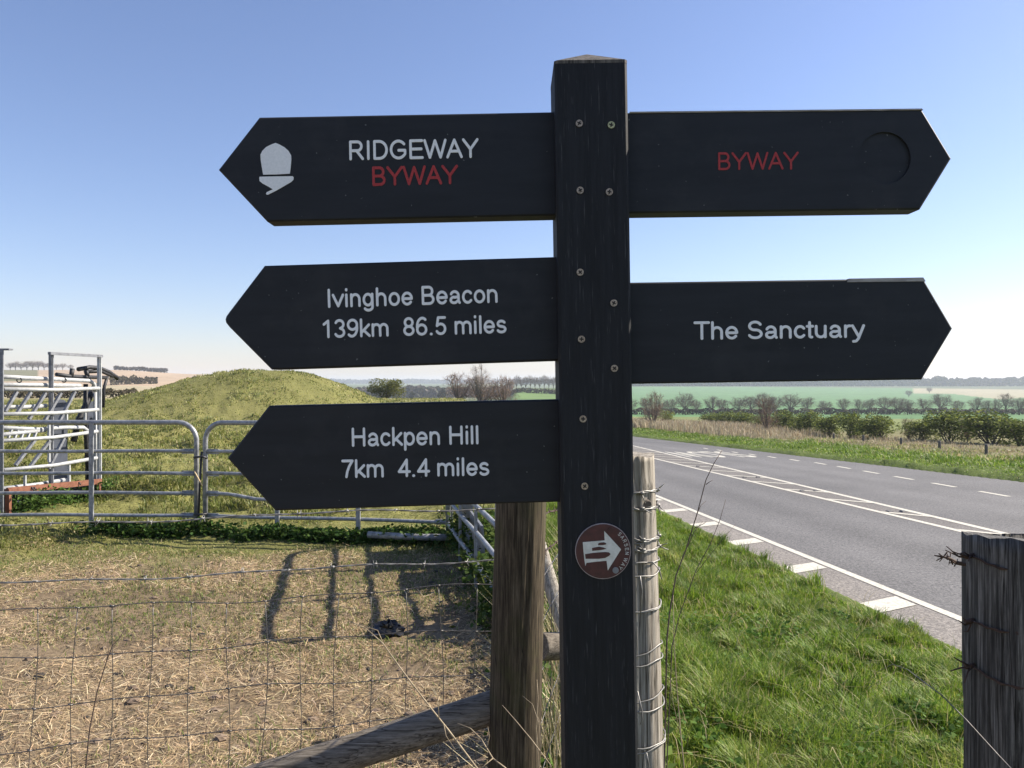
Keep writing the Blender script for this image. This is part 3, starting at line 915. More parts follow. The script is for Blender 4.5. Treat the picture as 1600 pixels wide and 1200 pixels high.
def wire(name, pts, r, mat, parent, n=5, inv=None):
    mb = MB(); mb.tube(pts, r, n); return mb.build(name, mat, parent, inv)
def barbed(name, a, b, sag, parent, mat, spacing=.125, r=.0013, step=.02, wav=.004, seed=1):
    """two twisted strands with wrapped four-point barbs"""
    a, b = Vector(a), Vector(b); L = (b - a).length; n = max(int(L / step), 8)
    rr = random.Random(seed); ph = rr.uniform(0, 6)
    d = (b - a).normalized(); s = d.cross(Vector((0, 0, 1))).normalized(); u = s.cross(d)
    def ctr(t):
        return a.lerp(b, t) + Vector((0, 0, -sag * 4 * t * (1-t) + wav * math.sin(t * L * 7 + ph) + wav * .6 * math.sin(t*L*17 + ph*2)))
    mb = MB()
    for k in (0, math.pi):
        mb.tube([ctr(i/n) + (s * math.cos(i*1.1 + k) + u * math.sin(i*1.1 + k)) * r * 1.1 for i in range(n+1)], r, 4)
    x = rr.uniform(.02, spacing)
    while x < L:
        c = ctr(x / L)
        mb.tube([c + d*(-.005) + s*.002, c + u*.002, c + d*.005 - s*.002], r*1.9, 5)
        for k in range(2):
            an = rr.uniform(0, math.pi); q = (s*math.cos(an) + u*math.sin(an))*.65; o = d * (.004 if k else -.004)
            mb.tube([c + o + q*.019 + d*rr.uniform(-.006, .006), c + o, c + o - q*.019 + d*rr.uniform(-.006, .006)], [r*.5, r, r*.5], 4)
        x += spacing * rr.uniform(.9, 1.1)
    return mb.build(name, mat, parent)

# --- stout gatepost behind the lowest arm, with a slanting brace
gx = lambda px, d: (px - 800) / F * d
DP = 2.15
gp_top = P(816, 700, DP); gp_bot = P(803, 1200, DP); dirv = (gp_bot - gp_top); k = (g(0, DP) - .25 - gp_top.z) / dirv.z
gp_base = gp_top + dirv * k
gfence = empty('stock_fence', (0.0, DP, g(0, DP)), 'wire stock fence with brown corner post, netting and barbed strands across the paddock', 'fence')
log_mesh('corner_post', gp_base, gp_top, .0755, .0705, M['wood_gate'], 5, 96, 90, .03, 9, .12, parent=gfence)
log_mesh('brace', P(790, 1098, 2.19), (-2.9, 1.62, g(-2.9, 1.62) - .05), .046, .047, M['wood_brace'], 8, 72, 120, .05, 5, .16, parent=gfence, bulges=((.19, 1.2, .10, .03),))
FL = Vector((gx(-60, 1.97), 1.99, 0)); FR = Vector((gx(790, 2.2), 2.235, 0))
def fpt(t, z): 
    p = FL.lerp(FR, t); return Vector((p.x, p.y, z))
barbed('barbed_wire', fpt(0, 1.178), fpt(1, 1.190), -.003, gfence, M['wire_bright'], seed=3)
barbed('barbed_wire', fpt(0, 1.030), fpt(1, 1.042), .004, gfence, M['wire_bright'], seed=4)
rows = [.952, .828, .705, .590, .485, .39, .30, .2, .11]
def netz(k, t): return rows[k] + .014*t + .006*math.sin(t*9 + k*1.7) + .004*math.sin(t*23 + k)
for k in range(len(rows)):
    mb = MB(); mb.tube([fpt(i/60, netz(k, i/60)) for i in range(61)], .0014, 4); mb.build('line_wire', M['wire'], gfence)
ns = 14
for i in range(ns):
    t = .045 + i * .0685; ph = random.uniform(0, 6)
    pts = []
    for k in range(len(rows)):
        for h in ((0, .5) if k < len(rows)-1 else (0,)):
            kk = k + h; za = netz(k, t); zb_ = netz(min(k+1, len(rows)-1), t)
            tt = t + .004*math.sin(kk*1.3 + ph) - .0022*(kk) * (1-t) + .003*math.sin(kk*.6 + i)
            pts.append(fpt(tt, za + (zb_-za)*h))
    mb = MB(); mb.tube(pts, .0012, 4)
    for p in pts[::2]:
        mb.tube([p + Vector((-.006, .002, .001)), p + Vector((0, -.003, 0)), p + Vector((.006, .002, -.001))], .0022, 4)
    mb.build('stay_wire', M['wire'], gfence)

# --- fence line leaving the corner post along the verge
vf = empty('verge_fence', (.30, 2.42, g(.3, 2.42)), 'short post and rail fence with rusty wires going off behind the fingerpost', 'fence')
log_mesh('short_post', (.30, 2.46, g(.3, 2.46) - .3), (.292, 2.46, .98), .062, .058, M['wood_gate'], 21, 48, 40, .04, 5, .1, parent=vf)
log_mesh('rail', P(844, 1010, 2.33), P(935, 1008, 2.44), .041, .041, M['wood_brace'], 22, 48, 30, .04, 5, .14, parent=vf)
log_mesh('far_post', (.72, 5.6, g(.72, 5.6) - .3), (.72, 5.6, 1.0), .055, .05, M['wood_gate'], 23, 32, 20, .04, 3, .1, parent=vf)
log_mesh('leaning_brace', P(842, 850, 3.6), Vector((.40, 3.2, g(.4, 3.2) - .1)), .033, .036, M['wood_pale'], 24, 40, 30, .04, 4, .1, parent=vf)
for z0, z1 in ((1.17, 1.0), (1.05, .92)):
    barbed('barbed_wire', (gx(836, DP), DP, z0), (.72, 5.55, z1 - .1), .01, vf, M['rust_wire'], seed=int(z0*100), r=.0016)
for z0 in (.97, .84, .70, .55, .4):
    wire('line_wire', [(gx(836, DP) + i/12*(.72 - gx(836, DP)), DP + i/12*3.4, z0 - .02*i/12 + .004*math.sin(i*2)) for i in range(13)], .0014, M['wire'], vf)
for i in range(16):
    t = .03 + i*.06
    x, y = gx(836, DP) + t*(.72 - gx(836, DP)), DP + t*3.4
    wire('stay_wire', [(x + .004*math.sin(z*9+i), y, z) for z in (.97, .84, .7, .55, .4)], .0012, M['wire'], vf)

# --- pale silvered post bound with wire, right behind the sign post
pw = empty('bound_post', (.214, 1.30, g(.21, 1.30)), 'silvery weathered round post wrapped in many turns of wire beside the fingerpost', 'fence post')
q0 = Vector((.232, 1.30, g(.23, 1.3) - .2)); q1 = Vector((.1895, 1.30, 1.432))
kn = (.955, .62, -.14, .014)
log_mesh('timber', q0, q1, .0605, .0505, M['wood_pale'], 31, 110, 150, .03, 13, .11, parent=pw, bulges=(kn, (.955, .62, .12, .026)))
mb = MB()
kp = q0.lerp(q1, .952) + Vector((.030, -.0395, 0))
mb.tube([kp + Vector((-.004, .008, 0)), kp + Vector((.001, -.004, -.002))], [.011, .007], 10); mb.build('knot', M['bark'], pw)
def turns(zlist, mat, r=.0012, seed=0):
    rr = random.Random(seed)
    for z, tilt, barb in zlist:
        z += rr.uniform(-.003, .003); tilt += rr.uniform(-.004, .004)
        t = (z - q0.z) / (q1.z - q0.z); c = q0.lerp(q1, t); rad = .0605 + (.0505 - .0605)*t + .003
        pts = []
        ph = rr.uniform(0, 6)
        for k in range(33):
            an = 2*math.pi*k/32
            pts.append(c + Vector((math.cos(an)*rad, math.sin(an)*rad, tilt*math.cos(an + .5) + .0022*math.sin(3*an + ph) + .0012*math.sin(7*an + 2*ph))))
        mb = MB(); mb.tube(pts, r, 5)
        if barb:
            pts2 = [p + Vector((0, 0, .003*math.cos(k*1.3))) + (p - c).normalized()*.001*math.sin(k*1.3) for k, p in enumerate(pts)]
            mb.tube(pts2, r, 5)
            for an in (-.3, -1.2, -2.0):
                p = c + Vector((math.cos(an)*rad, math.sin(an)*rad, tilt*math.cos(an+.5)))
                mb.tube([p + Vector((-.004, 0, .0)), p + Vector((.004, -.002, .001))], r*2.4, 5)
                for _ in range(2):
                    v = Vector((rr.uniform(-1, 1), rr.uniform(-1, 0), rr.uniform(-1, 1))).normalized()*.017
                    mb.tube([p, p + v], [r, r*.5], 4)
        mb.build('binding_wire', mat, pw)
zy = lambda y: CAM_H - (y - 600)/F*1.245
turns([(zy(776), .003, 1), (zy(795), -.001, 1), (zy(843), .002, 1), (zy(848), -.002, 0), (zy(856), .001, 1), (zy(888), .006, 0), (zy(898), -.002, 0),
       (zy(958), .008, 0), (zy(962), .004, 0), (zy(1030), .012, 0), (zy(1041), .004, 0), (zy(1106), .014, 0), (zy(1116), .004, 0), (zy(1175), .006, 0), (zy(1180), .002, 0)], M['wire_bright'], seed=5)
# loose loop and tails
def off(px, py): return P(px, py, 1.236)
for pts in ([(1008, 880), (1020, 878), (1030, 890), (1034, 905)], [(996, 1080), (1003, 1110), (1004, 1124), (1000, 1132)], [(1010, 1176), (1013, 1190), (1016, 1210)], [(1000, 900), (1003, 920), (1001, 960)]):
    wire('wire_tail', [off(*p) for p in pts], .0011, M['wire_bright'], pw)

# --- charred looking old post at the right edge
op = empty('old_post', (.93, 1.36, g(.93, 1.36)), 'broad dark weathered timber post with rusty barbed wire at the right edge', 'fence post')
ob = Vector((.944, 1.36, g(.93, 1.36) - .3)); ot = Vector((.930, 1.36, 1.274))
log_mesh('timber', ob, ot, .110, .106, M['wood_old'], 41, 140, 170, .03, 22, .055, parent=op, square=.35, front_tilt=.13, top_tilt=-.09, bulges=((.93, -.2, .02, .04),))
Tw = []
def wrapwire(zc, tilt, seed, ends):
    rr = random.Random(seed); pts = []
    for k in range(25):
        an = R(-185 + 150*k/24)
        rad = .121 * (1 + .04*math.sin(3*k))
        pts.append(Vector((ob.x - .003 + math.cos(an)*rad, ob.y + math.sin(an)*rad, zc + tilt*(k/24 - .5) + .003*math.sin(k))))
    mb = MB(); mb.tube(pts, .0016, 5); mb.tube([p + Vector((0, -.001, .003*math.cos(k*1.4))) for k, p in enumerate(pts)], .0014, 4)
    e = pts[0]
    for _ in range(ends):
        v = Vector((rr.uniform(-.05, -.008), rr.uniform(-.02, .01), rr.uniform(-.022, .022)))
        mb.tube([e, e + v*.5 + Vector((0, 0, rr.uniform(-.01, .01))), e + v], [.0018, .0016, .0009], 5)
    mb.tube([e + Vector((-.012, 0, 0)), e + Vector((.004, 0, .004))], .0042, 6)
    mb.build('barbed_wire', M['rust_wire'], op)
wrapwire(1.235, -.012, 1, 5); wrapwire(1.14, .03, 2, 3); wrapwire(1.04, -.01, 3, 4)
mb = MB()
e = P(1508, 882, 1.34)
pts = [e, P(1494, 879, 1.34), P(1484, 873, 1.335), P(1474, 870, 1.33), P(1460, 868, 1.33)]
mb.tube(pts, [.0035, .004, .003, .0022, .001], 6)
for c, n in ((pts[1], 4), (pts[2], 4), (pts[3], 2)):
    for _ in range(n):
        v = Vector((random.uniform(-1, 1), random.uniform(-1, 1), random.uniform(-1, 1))).normalized()*.011
        mb.tube([c - v, c + v], [.0006, .0012], 4)
mb.tube([pts[3], P(1463, 876, 1.33)], [.0014, .0008], 4)
mb.build('wire_end', M['rust_wire'], op)
wire('slack_wire', [P(1345, 1085, 3.2), P(1370, 1050, 2.7), P(1395, 1038, 2.1), P(1418, 1046, 1.6), P(1440, 1063, 1.34), P(1470, 1085, 1.2), P(1510, 1125, 1.15), P(1560, 1180, 1.1), P(1640, 1265, 1.05)], .0009, M['wire'], op)

# ------------------------------------------------------------------ galvanised hurdles round the paddock
def hurdle(a, b, label, ups=(), bend=None, htop=1.15, rails=(.85, .62, .415, .183), rr=.19, foot=0.0, ends=(True, True)):
    a = Vector((a[0], a[1], 0)); b = Vector((b[0], b[1], 0)); L = (b - a).length; d = (b - a).normalized()
    mid = a.lerp(b, .5)
    h = empty('hurdle', (mid.x, mid.y, g(mid.x, mid.y)), label, 'hurdle', 'galvanised hurdles penning the paddock')
    za, zb_ = g(a.x, a.y) - .03, g(b.x, b.y) - .03
    def pt(x, z): return a + d*x + Vector((0, 0, z))
    path = [pt(0, za)] + [pt(0, htop - rr)] + [pt(rr - rr*math.cos(t), htop - rr + rr*math.sin(t)) for t in np.linspace(.2, math.pi/2, 7)]
    path += [pt(L - rr + rr*math.sin(t), htop - rr + rr*math.cos(t)) for t in np.linspace(0, math.pi/2 - .2, 7)] + [pt(L, htop - rr), pt(L, zb_)]
    mb = MB(); mb.tube(path, .0255, 12); mb.build('frame', M['galv'], h)
    for i, z in enumerate(rails):
        mb = MB()
        n = 24; pts = []
        for k in range(n + 1):
            x = .02 + (L - .04)*k/n; zz = z + .004*math.sin(x*3 + i)
            if bend and bend[0] == i:
                zz -= bend[2]*math.exp(-((x - bend[1])/.25)**2)
            pts.append(pt(x, zz))
        mb.tube(pts, .019, 10)
        for x in (.09, L - .09):           # flattened, welded ends
            mb.beam(pt(x - .06, z), pt(x + .06, z), .012, .052)
        mb.build('rail', M['galv'], h)
    for x in ups:
        p = pt(x, 0); gz_ = g(p.x, p.y)
        mb = MB(); mb.beam(pt(x, gz_ - .06) - Vector((0, .028, 0)), pt(x, htop - .01) - Vector((0, .028, 0)), .044, .02, up=d.cross(Vector((0, 0, 1)))); mb.build('upright', M['galv'], h)
    return h
hurdle((gx(-160, 8.0), 8.02), (gx(307, 8.0), 8.0), 'left galvanised tube hurdle standing in front of the stacked cattle gear', ups=(1.04, 2.03))
hurdle((gx(322, 8.0), 7.98), (gx(704, 7.6), 7.6), 'right galvanised tube hurdle with a bent rail below the grassy mound', ups=(.80, 1.66), bend=(2, .62, .05))
hurdle((-.625, 7.52), (-.085, 4.95), 'side galvanised tube hurdle running toward the camera at the paddock corner', ups=(.85, 1.7))
# dropped pin and tie between the first two
pin = empty('gate_pin', (gx(313, 7.98), 7.98, g(gx(313, 7.98), 7.98)), 'thin dark steel pin with orange twine linking the two front hurdles', 'pin')
mb = MB(); mb.tube([P(315, 706, 7.97), P(312, 760, 7.97), P(309, 838, 7.97)], .011, 6); mb.build('rod', M['black_steel'], pin)
mb = MB(); mb.tube([P(303, 715, 7.93), P(316, 713, 7.9), P(324, 716, 7.93)], .012, 6); mb.build('clip', M['black_steel'], pin)
mb = MB(); mb.tube([P(303, 804, 7.95), P(312, 804, 7.93), P(323, 803, 7.95)], .012, 6); mb.build('clip', M['black_steel'], pin)
M['twine'] = mat_speck('twine', (.55, .40, .22), (.7, .55, .33), 60, .8, bmp=0)
mb = MB(); mb.tube([P(304, 737, 7.93), P(309, 746, 7.92), P(316, 759, 7.92)], .007, 5); mb.build('twine', M['twine'], pin)
# boards, fallen pipe and plastic near the corner
bd = empty('board_stack', (-.52, 7.35, g(-.5, 7.3)), 'grey sheet boards leaning on the side hurdle at the paddock corner', 'boards')
for i, (x0, y0, x1, y1, zt, rt) in enumerate(((-.50, 7.3, -.36, 6.55, .66, .03), (-.36, 6.5, -.24, 5.95, .48, -.03))):
    mb = MB(); q = [Vector((x0+.03, y0, g(x0, y0) - .02)), Vector((x1+.03, y1, g(x1, y1) - .02)), Vector((x1, y1, zt + rt)), Vector((x0, y0, zt))]
    mb.prism(q, (.018, .004, 0)); mb.build('board', M['galv_dark'], bd)
pp = empty('fallen_pipe', (gx(640, 7.35), 7.35, g(gx(640, 7.35), 7.35)), 'grey pipe lying in the shade below the right hurdle', 'pipe')
mb = MB(); mb.tube([(gx(575, 7.4), 7.4, g(gx(575, 7.4), 7.4) + .10), (gx(640, 7.35), 7.35, g(gx(640, 7.35), 7.35) + .085), (gx(700, 7.25), 7.25, g(gx(700, 7.25), 7.25) + .10)], .032, 10); mb.build('tube', M['galv'], pp)
# crumpled black plastic
bx, by = gx(607, 4.75), 4.75
bag = MB(); rr = random.Random(4)
NU, NV = 22, 12; vs = []
for i in range(NV + 1):
    for k in range(NU):
        th = 2*math.pi*k/NU; ph = math.pi*i/NV*.95
        r_ = .085*(1 + .55*(float(fbm(math.cos(th)*3+i*.9+7, math.sin(th)*3+i*.9+7, 1.0, 3)) - .5)*2 + rr.uniform(-.13, .13))
        vs.append((bx + r_*math.sin(ph)*math.cos(th), by + r_*.8*math.sin(ph)*math.sin(th), g(bx, by) + .035 + r_*.62*math.cos(ph)))
bag.add(vs, [(i*NU+k, i*NU+(k+1) % NU, (i+1)*NU+(k+1) % NU, (i+1)*NU+k) for i in range(NV) for k in range(NU)])
bg_ = bag.build('plastic_scrap', M['plastic'], origin=(bx, by, g(bx, by)))
tag(bg_, 'crumpled scrap of black plastic lying on the straw in the paddock', 'rubbish')

# ------------------------------------------------------------------ cattle gear beyond the left hurdle
EA = Vector((gx(3, 9.0), 9.0, 0)); EB = Vector((gx(155, 10.5), 10.5, 0)); ed = (EB - EA).normalized(); EL_ = (EB - EA).length
def ept(px, py, back=0.0):
    """place on the barrier's own plane"""
    t = (px - 800)/F
    # x = t*y with (x,y) on line EA-EB moved back
    a_ = EA + Vector((0, back, 0)); dx, dy = ed.x, ed.y
    s_ = (t*a_.y - a_.x)/(dx - t*dy); y = a_.y + s_*dy
    return P(px, py, y)
def gpt(px, back=0.0):
    p = ept(px, 700, back); return Vector((p.x, p.y, g(p.x, p.y) - .03))
fb = empty('feed_barrier', (EB.x, EB.y, g(EB.x, EB.y)), 'tall galvanised cattle feed barrier with slanting bars behind the left hurdle', 'cattle barrier')
mb = MB()
top = ept(2, 546); mb.beam(gpt(2), top, .06, .012, up=ed); mb.beam(gpt(2) - Vector((0, .04, 0)), top - Vector((0, .04, 0)), .10, .012, up=(0, 1, 0)); mb.box(top + Vector((.03, 0, 0)), (.17, .08, .02)); mb.build('stanchion', M['galv_dark'], fb)
for px in (79.5, 155):
    bk = .12 if px < 100 else 0
    mb = MB(); tp = ept(px, 552 if px < 100 else 557, bk)
    b0 = gpt(px, bk); mb.beam(b0, tp, .055, .010, up=(0, 1, 0)); mb.beam(b0 + ed*.035 + Vector((0, -.02, 0)), tp + ed*.035 + Vector((0, -.02, 0)), .012, .055, up=(0, 1, 0)); mb.build('stanchion', M['galv_pale'] if px > 100 else M['galv_dark'], fb)
mb = MB(); mb.beam(ept(77, 552), ept(159, 556.5), .045, .035); mb.build('head_bar', M['galv_dark'], fb)
for (x0, y0, x1, y1, r_) in ((5, 608, 155, 606.5, .024), (2, 647, 153, 640, .024), (0, 689, 152, 674, .024), (5, 734.5, 151, 715.5, .024)):
    mb = MB(); xm = (x0+x1)/2 + 8; mb.tube([ept(x0, y0), ept(xm, (y0+y1)/2 + 2), ept(x1, y1)], r_, 10); mb.build('rail', M['galv_pale'], fb)
for (x0, y0, x1, y1) in ((26, 612, 8, 643), (48, 613, 26, 646), (71, 614, 45, 655), (95, 614, 68, 660), (117, 612, 93, 657), (57, 684, 24, 727), (78, 688, 47, 729), (101, 682, 76, 732)):
    mb = MB(); mb.beam(ept(x0, y0, .05), ept(x1, y1, .05), .038, .03); mb.build('slant_bar', M['galv_dark'], fb)
for (x, y0, y1) in ((76.5, 660, 722), (108, 723, 756), (39, 740, 762), (133, 642, 660), (104, 640, 658)):
    mb = MB(); mb.beam(ept(x, y0, .04), ept(x, y1, .04), .026, .026, up=(0, 1, 0)); mb.build('stay', M['galv_pale'], fb)
# pale hurdle stacked behind it
hb = empty('stacked_hurdle', tuple(gpt(60, .55)), 'pale tube hurdle stacked close behind the cattle feed barrier', 'hurdle')
for pts in ([(-4, 588), (40, 590.5), (100, 593), (140, 595), (147, 600), (149, 612)], [(-4, 601), (60, 601.5), (125, 602.5)], [(-5, 636), (40, 636), (72, 634)],
            [(-4, 668), (60, 671), (100, 668), (130, 668), (140, 676)], [(-4, 680), (70, 672)], [(0, 764), (60, 757), (100, 750)], [(15, 786), (60, 778), (130, 766)]):
    mb = MB(); mb.tube([ept(x, y, .5) for x, y in pts], .027, 10); mb.build('rail', M['galv_pale'], hb)
for x, y0, y1 in ((149, 606, 770), (-3, 585, 790)):
    mb = MB(); mb.tube([ept(x, y0, .5), gpt(x, .5)], .025, 8); mb.build('upright', M['galv_pale'], hb)
for x in (30, 100):
    mb = MB(); c = ept(x, 594, .46); mb.tube([c + Vector((.03*math.cos(t), 0, .028*math.sin(t))) for t in np.linspace(0, 6.3, 14)], .007, 5); mb.build('ring', M['black_steel'], hb)
for x0 in (18, 28, 38, 48, 58):
    mb = MB(); mb.beam(ept(x0, 671, .47), ept(x0 - 5, 684, .47), .03, .02); mb.build('slat', M['galv_pale'], hb)
# rusty trough frame on legs
rf = empty('rusty_frame', tuple(gpt(80, -.12)), 'low rusty brown steel frame on short legs below the cattle gear', 'steel frame')
mb = MB(); mb.beam(ept(11, 767, -.1), ept(158, 752, -.1), .03, .072); mb.build('beam', M['rust'], rf)
mb = MB(); mb.beam(ept(20, 776, .3), ept(150, 760, .3), .03, .05); mb.build('beam', M['black_steel'], rf)
for px, bk, mt in ((13, -.1, 'rust'), (154, -.1, 'rust'), (9, .3, 'black_steel'), (148, .3, 'black_steel')):
    mb = MB(); tp = ept(px, 764 if px < 50 else 754, bk); mb.beam(gpt(px, bk), tp, .05, .045, up=(0, 1, 0)); mb.build('leg', M[mt], rf)
for px in (48, 52, 122):
    mb = MB(); c = ept(px, 765 if px < 100 else 757, -.13); mb.tube([c + Vector((.028*math.cos(t), 0, .03*math.sin(t))) for t in np.linspace(-.3, 3.4, 9)], .008, 5); mb.build('hook', M['black_steel'], rf)
# black yoke with curved arm
hbale = empty('head_yoke', tuple(gpt(148, .9)), 'black steel head yoke with curved arms poking out behind the barrier', 'cattle yoke')
for pts, r_ in (([(88, 585), (110, 588), (132, 589), (165, 590)], .026), ([(122, 577), (140, 574), (155, 575), (170, 581), (184, 591)], .03), ([(135, 581), (158, 580), (176, 588)], .024),
                ([(113, 576), (111, 590)], .03), ([(134, 579), (137, 588)], .03), ([(168, 588), (163, 604), (161, 637)], .022), ([(150, 600), (138, 625), (122, 658), (115, 690)], .04), ([(134, 600), (133, 660), (140, 780)], .03), ([(150, 650), (143, 680), (134, 720)], .03)):
    mb = MB(); mb.tube([ept(x, y, .85) for x, y in pts], r_, 8); mb.build('bar', M['black_steel'], hbale)
mb = MB(); mb.tube([ept(140, 700, .85), gpt(141, .85)], .04, 8); mb.build('foot', M['black_steel'], hbale)
for nm, x0, x1, yt, lab in (('sheet', 82, 103, 624, 'narrow slate coloured upright sheet with a round top inside the cattle gear'), ('sheet', 133, 156, 627, 'wide slate coloured upright sheet at the right end of the cattle gear')):
    root = gpt((x0+x1)/2, 1.15)
    pts = [gpt(x0, 1.1), gpt(x1, 1.1)] + [ept((x0+x1)/2 + (x1-x0)/2*math.cos(t), yt + 10 - 10*math.sin(t), 1.1) for t in np.linspace(0, math.pi, 9)]
    mb = MB(); mb.prism(pts, (0.005, .03, 0)); o_ = mb.build('upright_sheet', M['blue_sheet'], origin=tuple(root)); tag(o_, lab, 'sheet')

# ------------------------------------------------------------------ grasses, straw and weeds
def blades(base, h, w, lean, az, col, tipdrop=.12):
    n = len(base)
    d = np.stack([np.cos(az), np.sin(az), np.zeros(n)], -1); sd = np.stack([-np.sin(az), np.cos(az), np.zeros(n)], -1)
    up = np.array([0, 0, 1.0])
    hm = h[:, None]; ln = lean[:, None]
    m = base + up*hm*.58 + d*hm*ln*.30
    t = base + up*hm*(1 - tipdrop*ln*1.5) + d*hm*ln
    ws = (w/2)[:, None]
    V = np.stack([base - sd*ws, base + sd*ws, m + sd*ws*.8, m - sd*ws*.8, t], 1).reshape(-1, 3)
    i = np.arange(n)[:, None]*5
    Q = i + np.array([[0, 1, 2, 3]]); T = i + np.array([[3, 2, 4]])
    C_ = np.repeat(col, 5, 0)
    return V, Q, T, C_
def palette(n, cols, wts, jit=.18):
    cols = np.array(cols); k = rng.choice(len(cols), n, p=np.array(wts)/sum(wts))
    return cols[k]*(1 + rng.uniform(-jit, jit, (n, 1)))*(1 + rng.uniform(-jit*.3, jit*.3, (n, 3)))
def grass_obj(name, label, parts, mat='grass', cat='grass', z_root=None):
    V = []; Q = []; T = []; C_ = []; b = 0
    for v, q, t, c in parts:
        V.append(v); Q.append(q+b); T.append(t+b); C_.append(c); b += len(v)
    o = link_mesh(name, np_mesh(name, np.vstack(V), np.vstack(Q), np.vstack(T), np.vstack(C_), M[mat]))
    return tag(o, label, cat, kind='stuff')
def scatter(n, xr, yr, dens=None):
    x = rng.uniform(*xr, n); y = rng.uniform(*yr, n)
    if dens is not None:
        k = rng.random(n) < dens(x, y); x, y = x[k], y[k]
    return x, y
GREEN = [(.095, .170, .018), (.16, .250, .026), (.23, .315, .040), (.31, .34, .065), (.44, .38, .18)]

# lush verge between paddock and road
def verge_d(x, y):
    o, s = os_of(x, y)
    e = 3.40 + (fbm(x, y, 2.2, 3, 1.5) - .5)*.22
    return (o > .28) & (o < e) & (np.hypot(x, y) > 1.0)
parts = []
N = 400000
yy = 2.2*(13.5/2.2)**rng.random(N)        # denser close by
oo = rng.uniform(.25, 3.6, N); x = (oo + yy*UX)/UY
k = verge_d(x, yy) & ((800 + F*x/yy) > 800) & ((800 + F*x/yy) < 1800)
x, y = x[k], yy[k]
o, s = os_of(x, y)
cl = fbm(x, y, 3.0, 4, 6.0); cl2 = fbm(x, y, .9, 3, 2.0)
patch = sstep(.40, .64, cl)
h = (.038 + .078*patch + .03*cl2)*rng.uniform(.5, 1.35, len(x))*(1 - .35*sstep(2.6, 3.45, o))
w = .0028 + .0009*y*.5 + rng.uniform(0, .0022, len(x))
swirl = fbm(x, y, 1.1, 3, 9.0)*14
az = swirl + rng.normal(0, 1.7, len(x))
lean = np.clip(.30 + .35*patch + rng.normal(0, .35, len(x)), .03, 1.5)
col = palette(len(x), GREEN, [.26, .36, .22, .10, .06])
yel = .7*sstep(.54, .70, fbm(x, y, 1.4, 4, 51))[:, None]*(rng.random(len(x)) < .75)[:, None]
col = col*(1 - .6*yel) + palette(len(x), [(.34, .32, .09), (.46, .39, .18), (.28, .30, .06)], [1, .7, 1])*.6*yel
col = col*(.80 + .5*fbm(x, y, 2.0, 3, 12.0))[:, None]
base = np.stack([x, y, gz(x, y) - .006], -1)
parts.append(blades(base, h, w, lean, az, col))
# longer tufts
nt_ = 520
tx, ty = [], []
for _ in range(nt_):
    yv = 2.6*(11/2.6)**rng.random(); ov = rng.uniform(.5, 3.5); tx.append((ov + yv*UX)/UY); ty.append(yv)
tx = np.array(tx); ty = np.array(ty)
k = fbm(tx, ty, 1.6, 3, 21.0) > .47
tx, ty = tx[k], ty[k]
nb = 60
bx_ = np.repeat(tx, nb) + rng.normal(0, .035, len(tx)*nb); by_ = np.repeat(ty, nb) + rng.normal(0, .035, len(tx)*nb)
hh = np.repeat(rng.uniform(.08, .20, len(tx)), nb)*rng.uniform(.6, 1.15, len(bx_))
parts.append(blades(np.stack([bx_, by_, gz(bx_, by_) - .01], -1), hh, .0032 + .0004*by_ + rng.uniform(0, .002, len(bx_)), rng.uniform(.15, .9, len(bx_)),
     np.repeat(rng.uniform(0, 6.3, len(tx)), nb) + rng.normal(0, .9, len(bx_)), palette(len(bx_), GREEN, [.42, .34, .14, .06, .04])))
# dry stalks
x, y = scatter(2200, (.3, 4.2), (2.4, 9), verge_d)
parts.append(blades(np.stack([x, y, gz(x, y)], -1), rng.uniform(.08, .22, len(x)), np.full(len(x), .003), rng.uniform(.4, 2.2, len(x)), rng.uniform(0, 6.3, len(x)), palette(len(x), [(.45, .37, .19), (.55, .47, .27)], [1, 1])))
grass_obj('verge_grass', 'lush green spring grass covering the verge beside the road', parts)

# broad weed leaves in the verge
def leaf_cloud(pts, size, col, flat=0.0, seed=0, elong=1.5):
    n = len(pts); r_ = np.random.default_rng(seed)
    a = r_.normal(size=(n, 3)); a[:, 2] *= (1 - flat); a /= np.linalg.norm(a, axis=1, keepdims=True)
    b = r_.normal(size=(n, 3)); b[:, 2] *= (1 - flat); b -= a*(a*b).sum(1, keepdims=True); b /= np.linalg.norm(b, axis=1, keepdims=True)
    s = (size if np.ndim(size) else np.full(n, size))[:, None]*r_.uniform(.6, 1.3, (n, 1))
    V = np.stack([pts - a*s*elong*.5, pts + b*s*.5, pts + a*s*elong*.5, pts - b*s*.5], 1).reshape(-1, 3)
    Q = np.arange(n)[:, None]*4 + np.array([[0, 1, 2, 3]])
    return V, Q, np.zeros((0, 3), int), np.repeat(col, 4, 0)
wx, wy = scatter(240, (.5, 2.6), (2.6, 6.5), verge_d)
k = fbm(wx, wy, 1.3, 3, 31) > .50
wx, wy = wx[k], wy[k]
px_ = np.repeat(wx, 26) + rng.normal(0, .045, len(wx)*26); py_ = np.repeat(wy, 26) + rng.normal(0, .045, len(wx)*26)
pts = np.stack([px_, py_, gz(px_, py_) + rng.uniform(.02, .11, len(px_))], -1)
grass_obj('verge_weeds', 'low broad leaved weeds growing among the verge grass', [leaf_cloud(pts, .024, palette(len(pts), [(.07, .14, .025), (.12, .20, .04)], [1, 1]), .6, 3)], 'leaf', 'weeds')

